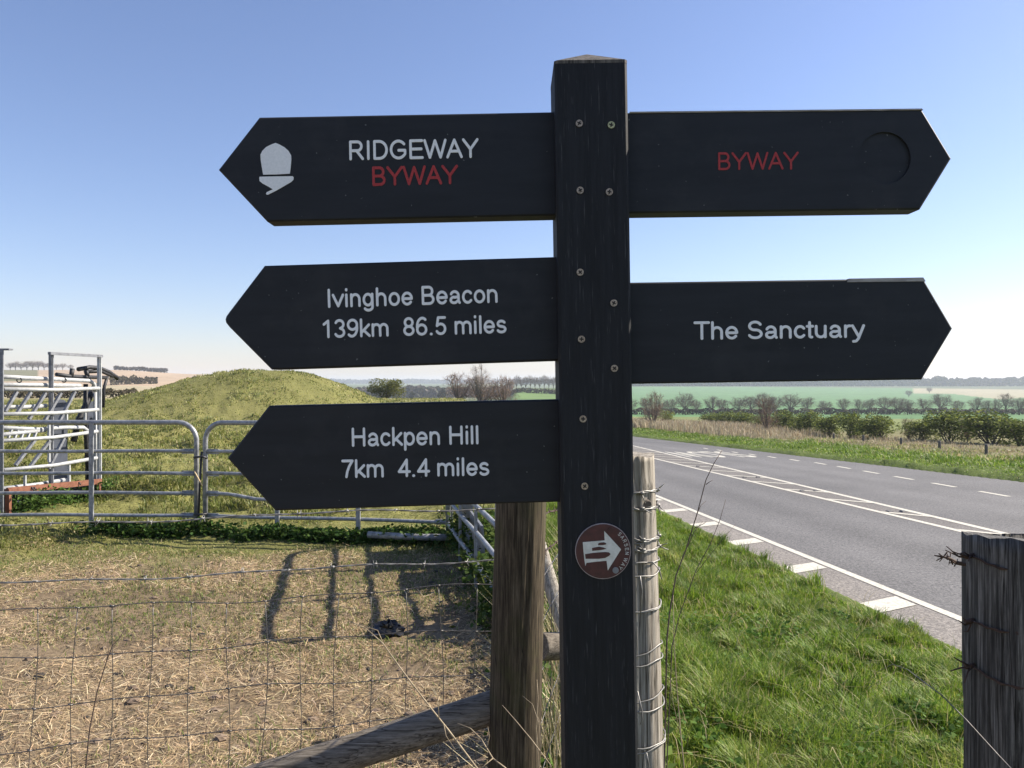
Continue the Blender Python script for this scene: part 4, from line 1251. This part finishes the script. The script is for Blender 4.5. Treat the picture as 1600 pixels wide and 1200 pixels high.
# paddock: trampled straw and thin grass
def pad(x, y):
    dirt, vg_ = zone_weights(x, y); return dirt*(fbm(x, y, 1.2, 4, 14) > .36)*(np.abs(x)/np.maximum(y, .1) < .8)
N = 120000
y = np.sqrt(rng.uniform(2.2**2, 7.8**2, N)); x = rng.uniform(-.78, .12, N)*y
k = (zone_weights(x, y)[0] > rng.random(N)*.9) & (fbm(x, y, 1.7, 4, 14) > .28 + .22*rng.random(N))
x, y = x[k], y[k]; n = len(x)
L_ = rng.uniform(.015, .10, n)*(.45 + .7*rng.random(n)**2); az = rng.uniform(0, 6.3, n)
z0 = gz(x, y) + .004; tl = np.abs(rng.normal(0, .16, n))
dx, dy = np.cos(az)*L_, np.sin(az)*L_
w = rng.uniform(.0012, .0030, n)*(.7 + .10*y)
sd = np.stack([-np.sin(az), np.cos(az), rng.normal(0, .3, n)], -1)*w[:, None]/2
p0 = np.stack([x, y, z0], -1); p1 = np.stack([x + dx*.5, y + dy*.5, z0 + .5*(gz(x + dx, y + dy) - z0 + .004 + L_*tl) + rng.uniform(-.002, .004, n)], -1); p2 = np.stack([x + dx, y + dy, gz(x + dx, y + dy) + .004 + L_*tl*1.0], -1)
V = np.stack([p0 - sd, p0 + sd, p1 + sd, p1 - sd, p2 + sd*.6, p2 - sd*.6], 1).reshape(-1, 3)
i = np.arange(n)[:, None]*6
Q = np.vstack([i + np.array([[0, 1, 2, 3]]), i + np.array([[3, 2, 4, 5]])])
cs = np.repeat(palette(n, [(.47, .345, .195), (.60, .465, .28), (.30, .21, .125), (.70, .58, .39)], [.34, .30, .22, .14]), 6, 0)
grass_obj('straw_litter', 'pale trampled straw scattered over the bare paddock soil', [(V, Q, np.zeros((0, 3), int), cs)], 'straw', 'straw')
PG = [(.10, .15, .03), (.16, .20, .045), (.26, .25, .09), (.42, .34, .17)]
parts = []
N = 60000
y = np.sqrt(rng.uniform(2.6**2, 8.4**2, N)); x = rng.uniform(-.75, .10, N)*y
dirt, vg_ = zone_weights(x, y)
gm = fbm(x, y, .8, 4, 17); edge = sstep(-1.6, -.2, x + .15)*.35
k = (dirt > .05) & (rng.random(N) < (.07 + .8*sstep(.51, .66, gm + edge*.35) + .35*sstep(5.0, 7.2, y) + .8*(1 - dirt)*sstep(5.5, 7.5, y)))
x, y = x[k], y[k]; n = len(x)
parts.append(blades(np.stack([x, y, gz(x, y) - .004], -1), rng.uniform(.012, .045, n), .0028 + .0005*y, rng.uniform(.3, 1.9, n), rng.uniform(0, 6.3, n), palette(n, PG, [.3, .3, .25, .15])))
grass_obj('paddock_grass', 'thin short grass growing back in the trampled paddock', parts)
# small dung lumps and clods
def lumps(name, label, n, xr, yr, r0, r1, mat, seed, cat):
    r_ = np.random.default_rng(seed); mb = MB()
    for _ in range(n):
        y0 = r_.uniform(*yr); x0 = r_.uniform(*xr)*y0; rad = r_.uniform(r0, r1)*(1 if r_.random() < .85 else 1.8); zz = g(x0, y0)
        ring_ = 7; vs = [(x0, y0, zz + rad*.55)]
        for lv, (rr_, hh_) in enumerate(((.6, .42), (1.0, .1), (.8, -.3))):
            for q in range(ring_):
                a_ = 6.283*q/ring_ + lv*.4; k_ = rad*rr_*r_.uniform(.75, 1.25)
                vs.append((x0 + k_*math.cos(a_)*1.2, y0 + k_*math.sin(a_), zz + rad*hh_*r_.uniform(.7, 1.3)))
        fs = [(0, 1+q, 1+(q+1) % ring_) for q in range(ring_)]
        for lv in range(2):
            for q in range(ring_):
                b0 = 1 + lv*ring_; fs.append((b0+q, b0+ring_+q, b0+ring_+(q+1) % ring_, b0+(q+1) % ring_))
        mb.add(vs, fs)
    return tag(mb.build(name, mat), label, cat, kind='stuff')
M['dung'] = mat_speck('dung_dark', (.012, .010, .008), (.045, .035, .025), 60, .7, bmp=.4)
M['clod'] = mat_speck('clod_soil', (.10, .07, .046), (.25, .185, .13), 40, .95, bmp=.5)
lumps('dung_bits', 'small dark lumps of dung scattered through the paddock straw', 46, (-.70, -.08), (2.9, 6.8), .010, .024, M['dung'], 5, 'dung')
lumps('soil_clods', 'crumbs and clods of brown soil on the paddock floor', 900, (-.74, .02), (2.6, 7.0), .006, .017, M['clod'], 6, 'soil')
# pasture beyond the hurdles and over the mound
parts = []
N = 170000
y = 7.0*(78/7.0)**rng.random(N); x = rng.uniform(-.74, .02, N)*y
o, s = os_of(x, y)
k = (zone_weights(x, y)[0] < .6) & (o < .6) & (np.hypot(x, y) < 80)
x, y = x[k], y[k]; n = len(x)
tz = fbm(x, y, 1.1, 4, 5.5); sc = .6 + y*.045
gm = fbm(x, y, .5, 4, 40)
h = (.045 + .20*np.maximum(tz - .46, 0)/.3)*sc*rng.uniform(.5, 1.25, n)*.8
h = np.minimum(h, .30)*(.62 - .12*sstep(18, 34, y))
w = .004 + .0011*y
ca = palette(n, [(.14, .17, .042), (.205, .225, .06), (.29, .275, .10), (.42, .365, .18)], [.28, .38, .26, .08])
parts.append(blades(np.stack([x, y, gz(x, y) - .01], -1), h, w, np.clip(rng.normal(.8, .35, n), .1, 1.8), fbm(x, y, .7, 2, 3)*12 + rng.normal(0, 1.1, n), ca*(.82 + .4*gm)[:, None]))
nt_ = 1500
ty = 8.5*(60/8.5)**rng.random(nt_); tx = rng.uniform(-.74, .0, nt_)*ty
k = (fbm(tx, ty, .35, 3, 77) > .42); tx, ty = tx[k], ty[k]; nt_ = len(tx); nb = 36
sp_ = np.repeat(.05 + .004*ty, nb)
bx_ = np.repeat(tx, nb) + rng.normal(0, 1, nt_*nb)*sp_; by_ = np.repeat(ty, nb) + rng.normal(0, 1, nt_*nb)*sp_
parts.append(blades(np.stack([bx_, by_, gz(bx_, by_) - .01], -1), np.repeat(rng.uniform(.05, .15, nt_)*(1 - .35*sstep(16, 30, ty)), nb)*rng.uniform(.5, 1.1, nt_*nb), .005 + .0009*by_, rng.uniform(.2, 1.1, nt_*nb), rng.uniform(0, 6.3, nt_*nb), palette(nt_*nb, [(.10, .125, .026), (.15, .175, .036), (.22, .225, .055)], [.35, .4, .25])))
grass_obj('pasture_grass', 'tussocky yellow green pasture grass around and over the round mound', parts)
# verge beyond the road
parts = []
N = 150000
s = 9*(100/9)**rng.random(N); o = rng.uniform(14.1, 24, N)
x, y = road_xy(o, s); px = 800 + F*x/np.maximum(y, .1)
k = (y > 2) & (px > 960) & (px < 1680)
x, y, o, s = x[k], y[k], o[k], s[k]; n = len(x)
ed_ = sstep(14.05, 15.5, o); cl = fbm(x, y, .55, 4, 23)
tall = sstep(17.5, 21.5, o + (cl - .5)*5)
h = (.03 + .06*ed_*sstep(.42, .62, cl) + .03*ed_)*rng.uniform(.6, 1.4, n)*(1 + .3*tall)
col = palette(n, GREEN, [.30, .40, .20, .06, .04]); dry = palette(n, [(.36, .29, .17), (.45, .37, .22), (.22, .20, .08)], [1, 1, .8])
m_ = (rng.random(n) < tall*.75)[:, None]
col = np.where(m_, dry, col)*(.78 + .5*cl)[:, None]
parts.append(blades(np.stack([x, y, gz(x, y) - .02], -1), h, .005 + .0007*y, rng.uniform(.2, 1.1, n), rng.uniform(0, 6.3, n), col))
nt_ = 260
so_ = rng.uniform(12, 80, nt_); oo_ = rng.uniform(15.6, 20, nt_); tx, ty = road_xy(oo_, so_)
nb = 70
bx_ = np.repeat(tx, nb) + rng.normal(0, .20, nt_*nb); by_ = np.repeat(ty, nb) + rng.normal(0, .20, nt_*nb)
parts.append(blades(np.stack([bx_, by_, gz(bx_, by_) - .02], -1), np.repeat(rng.uniform(.10, .28, nt_), nb)*rng.uniform(.5, 1.1, nt_*nb), .006 + .0006*by_, rng.uniform(.2, 1.0, nt_*nb), rng.uniform(0, 6.3, nt_*nb), palette(nt_*nb, GREEN, [.5, .3, .12, .05, .03])))
grass_obj('far_verge_grass', 'bright green grass with taller tufts on the bank across the road', parts)
# dead tall grass and reeds before the hedge
parts = []
N = 26000
s = rng.uniform(14, 120, N); o = rng.uniform(19.5, 30, N) 
x, y = road_xy(o, s); px = 800 + F*x/np.maximum(y, .1)
cl = fbm(x, y, .35, 3, 33); far = sstep(45, 80, y)
k = (px > 980) & (px < 1660) & (y > 5) & (rng.random(N) < .10 + .9*sstep(.45, .6, cl + far*.25))
x, y = x[k], y[k]; n = len(x); far = far[k]
nr_ = 1 - sstep(44, 62, y)
parts.append(blades(np.stack([x, y, gz(x, y) - .02], -1), rng.uniform(.22, .62, n)*(1 + .9*far)*(1 - .68*nr_), .016 + .0006*y, rng.uniform(.05, .5, n), rng.uniform(0, 6.3, n), palette(n, [(.42, .34, .22), (.52, .44, .30), (.30, .23, .14)], [1, 1, .7])))
grass_obj('dead_grass', 'pale dead tall grass standing in front of the roadside hedge', parts, 'straw')

# nettles under the hurdles
def nettle(name, label, cen, n, hh, spread, seed, cols=((.035, .075, .014), (.065, .115, .022))):
    r_ = np.random.default_rng(seed); c = np.array(cen)[r_.integers(0, len(cen), n)]
    x = c[:, 0] + r_.normal(0, spread, n); y = c[:, 1] + r_.normal(0, spread*.55, n)
    k_ = fbm(x, y, 1.6, 3, seed*3.3 + 1.1) > .22 + .22*r_.random(n); x, y = x[k_], y[k_]; n = len(x)
    z = gz(x, y) + hh*r_.random(n)**1.3*(.5 + fbm(x, y, 2.2, 3, 3))
    return grass_obj(name, label, [leaf_cloud(np.stack([x, y, z], -1), .032, palette(n, cols, [1, 1], .3), .4, seed)], 'leaf', 'nettles')
line = [(gx(px, 7.85 - .3*max(0, (px-320)/380)), 7.8 - .38*max(0, (px-320)/380)) for px in range(170, 715, 12)]
nettle('nettle_bed', 'dark green nettles growing along the foot of the front hurdles', [q for k_, q in enumerate(line) if k_ % 7 not in (3, 4) or k_ > 30], 12000, .13, .13, 3)
line2 = [(-.50 + .5*t + random.uniform(0, .25), 7.3 - 2.6*t) for t in np.linspace(0, 1, 30)]
nettle('corner_weeds', 'tangled weeds and nettles growing through the side hurdle', line2, 11000, .34, .10, 4, ((.05, .09, .02), (.11, .15, .035)))
line3 = [(p.x, p.y + .1) for p in [gpt(px, random.uniform(.1, .9)) for px in range(10, 160, 6)]]
nettle('gear_weeds', 'green weeds growing up around the stacked cattle gear', line3, 7000, .22, .16, 5, ((.05, .10, .02), (.10, .16, .035)))
line4 = [(.10 + .45*t + random.uniform(-.08, .25), 2.55 + 3.6*t) for t in np.linspace(0, 1, 30)]
nettle('post_weeds', 'green weeds growing between the corner post and the fingerpost', line4, 9000, .34, .10, 6, ((.06, .12, .02), (.14, .22, .05)))
# dead stalks between the posts
parts = []
n = 1600; t = rng.random(n)
x = .06 + .42*t + rng.uniform(-.06, .22, n); y = 2.4 + 3.4*t
parts.append(blades(np.stack([x, y, gz(x, y)], -1), rng.uniform(.25, .75, n), np.full(n, .004), rng.uniform(.05, .7, n), rng.uniform(0, 6.3, n), palette(n, [(.42, .34, .19), (.55, .47, .30), (.30, .28, .10)], [1, 1, .8])))
grass_obj('post_stalks', 'pale dead grass stalks standing behind the fingerpost', parts, 'straw')

# single stems in the foreground
def stem(name, label, cat, paths, mat, base):
    t = empty(name, base, label, cat)
    for pts, r_ in paths:
        n = len(pts); mb = MB(); mb.tube(pts, list(np.linspace(r_*.8, r_*.28, n)), 6); mb.build('stalk', mat, t)
    return t
def S(pts, d0, d1): return [P(x, y, d0 + (d1-d0)*i/(len(pts)-1)) for i, (x, y) in enumerate(pts)]
def grounded(pts, d0, d1, mat=None):
    p = S(pts, d0, d1); a_ = p[0]; dv = (p[0] - p[1]); dv.z = -abs(dv.z) - .05; dv.normalize()
    k = (a_.z - g(a_.x, a_.y)) / -dv.z
    bx = a_.x + dv.x*k*.3; by = a_.y + dv.y*k*.3
    return [Vector((bx, by, g(bx, by) - .02)), Vector((a_.x + dv.x*k*.12, a_.y, (a_.z + g(bx, by))*.5))] + p
def mk(name, label, main, d0, d1, r_, mat, side=()):
    m_ = grounded(main, d0, d1)
    paths = [(m_, r_)] + [(S(sp, dd0, dd1), r_*.45) for sp, dd0, dd1 in side]
    return stem(name, label, 'stem', paths, mat, tuple(m_[0]))
mk('dry_stem', 'long pale dry stem crossing in front of the wooden brace', [(745, 1200), (700, 1140), (672, 1105), (630, 1050), (598, 1005), (573, 983), (545, 970)], 1.55, 1.72, .0031, M['stem_tan'],
   [([(686, 1124), (684, 1090), (676, 1072)], 1.59, 1.6), ([(693, 1130), (697, 1150), (712, 1172)], 1.58, 1.55), ([(672, 1105), (655, 1100), (640, 1075)], 1.6, 1.62), ([(600, 1008), (590, 985), (560, 975)], 1.68, 1.7)])
mk('dry_stem', 'pale broken dry stem forking low by the foot of the corner post', [(790, 1200), (770, 1185), (752, 1155), (735, 1138), (715, 1130)], 1.5, 1.6, .0028, M['stem_tan'],
   [([(770, 1185), (758, 1195), (748, 1204)], 1.52, 1.5), ([(752, 1155), (735, 1150), (720, 1160)], 1.55, 1.57), ([(760, 1170), (765, 1150), (762, 1135)], 1.53, 1.55)])
mk('dry_stem', 'thin pale stem leaning left in front of the corner post', [(860, 1195), (830, 1155), (805, 1125), (785, 1102)], 1.5, 1.58, .0021, M['stem_tan'],
   [([(845, 1175), (842, 1130), (832, 1100), (816, 1087)], 1.5, 1.56)])
mk('dry_stem', 'pale upright grass stem just left of the fingerpost', [(842, 1200), (838, 1140), (841, 1090), (839, 1062)], 1.6, 1.66, .002, M['stem_tan'], [([(840, 1120), (852, 1150), (868, 1196)], 1.62, 1.58)])
mk('dry_stem', 'fine pale stem arching close against the fingerpost base', [(878, 1200), (872, 1120), (862, 1080), (850, 1050)], 1.72, 1.8, .0018, M['stem_tan'])
mk('dead_twig', 'thin dark reddish twig standing in the paddock netting at left', [(134, 1200), (140, 1140), (152, 1080), (166, 1035), (176, 1008), (186, 998), (197, 980)], 1.8, 1.84, .0026, M['stem_dark'],
   [([(166, 1035), (170, 1015), (168, 1005)], 1.82, 1.82)])
mk('dead_twig', 'tall thin bare twig rising in front of the road', [(1042, 1000), (1046, 960), (1056, 900), (1072, 858), (1090, 800), (1103, 750), (1115, 725), (1128, 704)], 1.75, 1.85, .0028, M['stem_dark'],
   [([(1088, 805), (1095, 790), (1103, 783)], 1.82, 1.84), ([(1074, 855), (1085, 830), (1098, 815)], 1.8, 1.82), ([(1103, 757), (1110, 752), (1114, 750)], 1.83, 1.84), ([(1086, 825), (1100, 818), (1104, 815)], 1.8, 1.82)])
mk('dead_twig', 'shorter forked bare twig with its tip before the near road edge line', [(1050, 1010), (1062, 960), (1088, 890), (1110, 850), (1125, 812), (1134, 780)], 1.82, 1.9, .0020, M['stem_dark'],
   [([(1088, 895), (1115, 860), (1136, 835), (1150, 818)], 1.86, 1.9)])
mk('dry_stem', 'pale dry stem standing right beside the wire bound post', [(1070, 1210), (1064, 1150), (1058, 1080), (1053, 1000), (1052, 930)], 1.5, 1.56, .0021, M['stem_tan'],
   [([(1064, 1150), (1052, 1100), (1047, 1060)], 1.5, 1.5)])

# ------------------------------------------------------------------ shrubs and trees
def shrub_proto(seed, n=3200, leaf=.085, cols=((.065, .09, .02), (.14, .175, .036), (.26, .29, .065)), wts=(.4, .38, .22), open_=.0):
    """unit shrub: 1 high, 1 across; leaves on several lobes over a few stems"""
    r_ = np.random.default_rng(seed)
    nl = 12
    lc = np.stack([r_.uniform(-.30, .30, nl), r_.uniform(-.26, .26, nl), r_.uniform(.16, .76, nl)], -1); lr = r_.uniform(.16, .27, nl)
    k = r_.integers(0, nl, n)
    v = r_.normal(size=(n, 3)); v /= np.linalg.norm(v, axis=1, keepdims=True)
    p = lc[k] + v*(lr[k]*r_.uniform(.35, 1.12, n)**.6)[:, None]
    p[:, 2] = np.clip(p[:, 2], .03, None)
    p = p[r_.random(n) > .25*(p[:, 2] < .2)]
    c = np.array(cols)[r_.choice(len(cols), len(p), p=wts)]*(1 + r_.uniform(-.2, .2, (len(p), 1)))
    out = leaf_cloud(p, leaf*.42, c, .1, seed+1, 1.5)
    crown = np_mesh('crown', out[0], out[1], None, out[3], M['leaf'])
    mb = MB()
    for i in range(14):
        a_ = r_.uniform(0, 6.3); q = lc[r_.integers(0, nl)]
        mb.tube([(.05*math.cos(a_), .05*math.sin(a_), -.02), (q[0]*.5 + .06*math.cos(a_), q[1]*.5 + .06*math.sin(a_), q[2]*.5), (q[0]*1.1, q[1]*1.1, min(q[2] + .15, .95))], [.012, .008, .003], 4, cap=False)
    return crown, mb.mesh('stems', M['bark'])
def tree_proto(seed, n_limb=8, twigs=700, mat='twig', spread=.40, ivy=False, fork=.25, tw=.0042, low=.0):
    """unit bare tree, 1 high: trunk, limbs and a rounded haze of fine twigs"""
    r_ = random.Random(seed); tr = MB(); q_ = np.random.default_rng(seed)
    tr.tube([(0, 0, -.02), (r_.uniform(-.01, .01), 0, fork), (r_.uniform(-.03, .03), r_.uniform(-.03, .03), fork + .3)], [.030, .022, .012], 7)
    ends = []
    cz = (fork + 1)/2 - low*.2; hz_ = (1 - fork)/2 + low*.2
    for i in range(n_limb):
        a_ = 6.283*i/n_limb + r_.uniform(-.4, .4); z0 = fork*r_.uniform(.7, 1.3); el = r_.uniform(.0, 1.45)
        e = Vector((math.cos(a_)*spread*math.cos(el)*.8, math.sin(a_)*spread*math.cos(el)*.8, cz + hz_*math.sin(el)*.8))
        s_ = Vector((0, 0, z0)); m_ = s_.lerp(e, .5) + Vector((math.cos(a_)*.03, math.sin(a_)*.03, -.01))
        tr.tube([s_, m_, e], [.013, .009, .003], 5, cap=False)
        for j in range(6):
            t = r_.uniform(.35, 1); b0 = s_.lerp(m_, t*2) if t < .5 else m_.lerp(e, t*2 - 1)
            b1 = b0 + Vector((r_.uniform(-1, 1), r_.uniform(-1, 1), r_.uniform(-.2, 1))).normalized()*r_.uniform(.10, .18)
            tr.tube([b0, b1], [.006, .002], 3, cap=False); ends.append((b0, b1))
        ends.append((m_, e))
    E0 = np.array([list(x) for x, _ in ends]); E1 = np.array([list(x) for _, x in ends])
    k = q_.integers(0, len(ends), twigs); t = q_.uniform(.2, 1.05, twigs)[:, None]
    p = E0[k]*(1-t) + E1[k]*t
    vol = q_.normal(size=(twigs, 3)); vol /= np.linalg.norm(vol, axis=1, keepdims=True); vol *= q_.random((twigs, 1))**.5
    vp = vol*np.array([spread*.92, spread*.92, hz_*.86]) + np.array([0, 0, cz])
    p = np.where((q_.random(twigs) < .55)[:, None], vp, p)
    out_ = p - np.array([0, 0, cz - hz_*.5]); out_ /= np.linalg.norm(out_, axis=1, keepdims=True)
    d = out_*.7 + q_.normal(0, .6, (twigs, 3)) + np.array([0, 0, .25]); d /= np.linalg.norm(d, axis=1, keepdims=True)
    L = q_.uniform(.06, .17, twigs)[:, None]
    sd = np.cross(d, q_.normal(size=(twigs, 3))); sd /= np.linalg.norm(sd, axis=1, keepdims=True)
    b_ = p + d*L*.5 + q_.normal(0, .012, (twigs, 3)); c_ = p + d*L
    V = np.stack([p - sd*tw/2, p + sd*tw/2, b_ + sd*tw*.4, b_ - sd*tw*.4, c_], 1).reshape(-1, 3)
    i = np.arange(twigs)[:, None]*5
    crown = np_mesh('crown', V, i + np.array([[0, 1, 2, 3]]), i + np.array([[3, 2, 4]]), None, M[mat])
    return tr.mesh('trunk', M['ivy'] if ivy else M['bark'], False), crown
def plant(name, label, cat, meshes, names, x, y, sx, sz, rot=None, group=None, sink=.03):
    e = empty(name, (x, y, g(x, y) - sink), label, cat, group)
    rot = random.uniform(0, 6.3) if rot is None else rot
    for me, nm in zip(meshes, names):
        o = bpy.data.objects.new(nm, me); COL.objects.link(o); o.parent = e
        o.scale = (sx, sx, sz); o.rotation_euler = (0, 0, rot)
    return e
ORD = ['first', 'second', 'third', 'fourth', 'fifth', 'sixth', 'seventh', 'eighth', 'ninth', 'tenth', 'eleventh', 'twelfth', 'thirteenth', 'fourteenth', 'fifteenth', 'sixteenth', 'seventeenth', 'eighteenth', 'nineteenth', 'twentieth']
ORD += ['twenty-' + w_ for w_ in ORD[:9]] + ['thirtieth']
SP = [shrub_proto(s_, 3000) for s_ in (1, 2, 3)]
SY = shrub_proto(9, 2000, cols=((.14, .17, .03), (.22, .24, .05), (.28, .28, .07)))
SB = shrub_proto(12, 1400, .07, cols=((.11, .085, .06), (.17, .13, .09), (.14, .14, .06)))
TP = [tree_proto(s_, 10, 2000) for s_ in (1, 2, 3, 4)]
TI = tree_proto(8, 9, 1500, ivy=True)
TR_ = [tree_proto(s_, 14, 1500, 'twig_rust', .40, fork=.06, tw=.005, low=1) for s_ in (5, 6)]
SN = ('crown', 'stems'); TN = ('trunk', 'crown')

# hedge across the road
HL = [(1112, 34, 96, 2.2, 2), (1138, 36, 90, 2.3, 0), (1166, 40, 84, 2.3, 1), (1192, 34, 77, 2.0, 2), (1226, 44, 69, 2.4, 0), (1258, 42, 63, 2.4, 1), (1292, 40, 59, 2.2, 2), (1330, 44, 56, 2.2, 0), (1374, 58, 53, 2.1, 1),
      (1438, 46, 50, 1.75, 2), (1482, 56, 48, 2.35, 0), (1548, 76, 44.5, 2.35, 1), (1594, 54, 43, 1.9, 2)]
for i, (px, wpx, d, h, v) in enumerate(HL):
    x, y = gx(px, d), d
    lab = '%s green hedge shrub from the left in the row across the road' % ORD[i]
    plant('hedge_shrub', lab, 'shrub', SP[v], SN, x, y, wpx/F*d*1.4, h*.93, group='hedge shrubs across the road')
plant('willow_shrub', 'bright yellow green shrub beyond the far bend of the road', 'shrub', SY, SN, gx(1040, 96), 96, 2.4, 2.3)
for i, (px, d, h, lab) in enumerate(((1022, 88, 4.6, 'reddish bare twiggy thicket right of the fingerpost where the road vanishes'), (1197, 66, 3.4, 'tall reddish bare sapling clump rising out of the hedge across the road'), (1420, 51, 1.7, 'small bare thicket filling the first gap in the hedge'), (1512, 47, 1.7, 'small bare thicket left of the broad hedge shrub by the frame edge'))):
    plant('bare_thicket', lab, 'thicket', TR_[i % 2], TN, gx(px, d), d, h*.95, h)
# fence posts across the road
for i, (px, py, d) in enumerate(((1541, 694, 30), (1468, 689, 34.5), (1408, 684, 39), (1349, 680, 44), (1303, 677, 49))):
    top = P(px, py, d); o_ = log_mesh('fence_post', (top.x, d, g(top.x, d) - .1), tuple(top), .062, .058, M['wood_far'], 60+i, 12, 6, .05, 1, .05, origin=(top.x, d, g(top.x, d)))
    tag(o_, '%s short grey fence post from the right on the bank across the road' % ORD[i], 'fence post', 'fence posts across the road')
# far tree line in the valley
r7 = random.Random(7); px = 985; i = 0
while px < 1625:
    h = r7.uniform(4.3, 6.8); d = r7.uniform(225, 250); ivy = r7.random() < .22
    lab = '%s bare tree from the left in the valley tree line' % ORD[min(i, 29)]
    plant('bare_tree', lab, 'tree', TI if ivy else TP[i % 4], TN, gx(px, d), d, h*r7.uniform(1.15, 1.5), h, group='bare trees in the valley tree line')
    px += r7.uniform(14, 34); i += 1
def mass(name, label, pts_px, d0, d1, n, size, h, cols, seed, cat='hedge', kind=None, flat=.1):
    """a long bank of twigs or crowns between two bearings"""
    r_ = np.random.default_rng(seed); t = r_.random(n); px = pts_px[0] + (pts_px[1]-pts_px[0])*t
    d = d0 + (d1 - d0)*t + r_.normal(0, size*1.2, n)
    x = (px - 800)/F*d; top = h*(.55 + .75*fbm(px, px*0 + seed*7.3, .11, 4))
    z = gz(x, d) + top*r_.random(n)**.7
    c = np.array(cols)[r_.integers(0, len(cols), n)]*(1 + r_.uniform(-.2, .2, (n, 1)))
    out = leaf_cloud(np.stack([x, d, z], -1), size, c, flat, seed, 1.2)
    mx = (pts_px[0] + pts_px[1])/2; dm = (d0+d1)/2
    o = link_mesh(name, np_mesh(name, out[0], out[1], None, out[3], M['leaf']), origin=(gx(mx, dm), dm, g(gx(mx, dm), dm)))
    return tag(o, label, cat, kind=kind)
mass('valley_hedge', 'long dark bare hedge at the foot of the valley tree line', (930, 1690), 232, 238, 9000, .5, 1.9, ((.07, .055, .05), (.11, .09, .08), (.09, .085, .05)), 5)
mass('far_wood', 'hazy blue wood along the skyline beyond the green fields', (880, 1760), 1290, 1300, 18000, 5.0, 14.5, ((.04, .045, .035), (.06, .06, .05)), 6, 'wood', 'stuff')
mass('valley_wood', 'hazy grey wood filling the valley behind the green bush', (520, 800), 620, 660, 6000, 2.8, 9, ((.09, .075, .065), (.12, .10, .085), (.07, .075, .05)), 7, 'wood', 'stuff')
mass('far_ridge_wood', 'pale blue wooded ridge on the skyline between the left arms', (420, 900), 2900, 3000, 5000, 9, 15, ((.05, .055, .045), (.06, .06, .05)), 8, 'wood', 'stuff')
mass('skyline_wood', 'thin dark wood on the skyline of the brown fields left of the mound', (178, 262), 690, 700, 900, 1.6, 3.8, ((.06, .055, .045), (.08, .07, .055)), 9, 'wood', 'stuff')
mass('field_hedge', 'broken dark hedge crossing the brown fields left of the mound', (172, 246), 300, 345, 700, 1.0, 3.4, ((.06, .055, .04), (.09, .08, .05)), 10)
mass('low_hedge', 'low brown scrubby hedge at the edge of the pasture left of the mound', (-40, 215), 86, 92, 3500, .22, 1.15, ((.12, .10, .065), (.17, .14, .09), (.10, .10, .045)), 11)
mass('slope_hedge', 'low hedge running down the green slope left of the fingerpost', (795, 880), 400, 372, 900, .9, 2.2, ((.07, .075, .05), (.10, .09, .06)), 12)
for i, (px, h) in enumerate(((16, 6.5), (24, 7.5), (33, 6), (42, 7.8), (51, 8.2), (60, 8), (69, 7), (77, 6.2), (88, 5.6), (98, 6), (110, 5))):
    d = 640 + 3*i
    plant('skyline_tree', '%s small bare tree from the left on the far left skyline' % ORD[i], 'tree', TP[i % 4], TN, gx(px, d), d, h*1.5, h, group='bare trees on the left skyline')
for i in range(11):
    px = 800 + 7.2*i; d = 440 + 2*i
    plant('hilltop_tree', '%s slim bare tree from the left in the row above the green slope' % ORD[i], 'tree', TP[i % 4], TN, gx(px, d), d, 6.0, 8.2 + .6*math.sin(i*2), group='bare trees in the hilltop row')
plant('olive_bush', 'round olive green bush just right of the mound', 'bush', shrub_proto(15, 4200, .07, cols=((.10, .115, .03), (.17, .18, .05), (.24, .235, .08))), SN, gx(601, 78), 78, 4.3, 2.5)
plant('bare_birch', 'pale bare birch rising above the brown thicket between the left arms', 'tree', tree_proto(31, 10, 900, 'birch', .30, fork=.3, tw=.004), TN, gx(748, 112), 112, 6.5, 6.2)
for px, w_, lab in ((716, 4.4, 'left brown bare shrub below the pale birch'), (752, 5.2, 'middle brown bare shrub around the pale birch'), (786, 4.0, 'right brown bare shrub beside the pale birch')):
    plant('brown_shrub', lab, 'shrub', TR_[px % 2], TN, gx(px, 114), 114, w_*1.7, 5.0)
for px, d, h, lab in ((690, 420, 9.5, 'small dark evergreen tree with a domed crown in the valley'), (645, 430, 6.5, 'low dark evergreen tree left of the domed one in the valley')):
    plant('evergreen_tree', lab, 'tree', shrub_proto(px, 1200, .12, cols=((.02, .03, .02), (.035, .045, .028)), wts=(.5, .5)), SN, gx(px, d), d, h*.7, h)
for px, d, lab in ((1452, 860, 'lone dark thorn tree beside the pale field track on the far slope'), (1420, 700, 'dark bush at the foot of the pale field track')):
    plant('thorn_tree', lab, 'tree', TP[0], TN, gx(px, d), d, 9, 7.0, sink=.3)

# ------------------------------------------------------------------ air
HZ = 4700.0
mb = MB(); mb.box((0, 0, (-13.0 + 40.0)/2), (2*HZ, 2*HZ, 53.0))
m = bpy.data.materials.new('haze_air'); m.use_nodes = True; nt = m.node_tree; nt.nodes.clear()
pv = nt.nodes.new('ShaderNodeVolumePrincipled'); pv.inputs['Color'].default_value = (.80, .87, 1.0, 1); pv.inputs['Density'].default_value = 0.00027; pv.inputs['Anisotropy'].default_value = 0.2
mo = nt.nodes.new('ShaderNodeOutputMaterial'); nt.links.new(pv.outputs[0], mo.inputs['Volume'])
hz = mb.build('haze', m)
tag(hz, 'thin pale haze over the far fields', 'haze', kind='stuff')
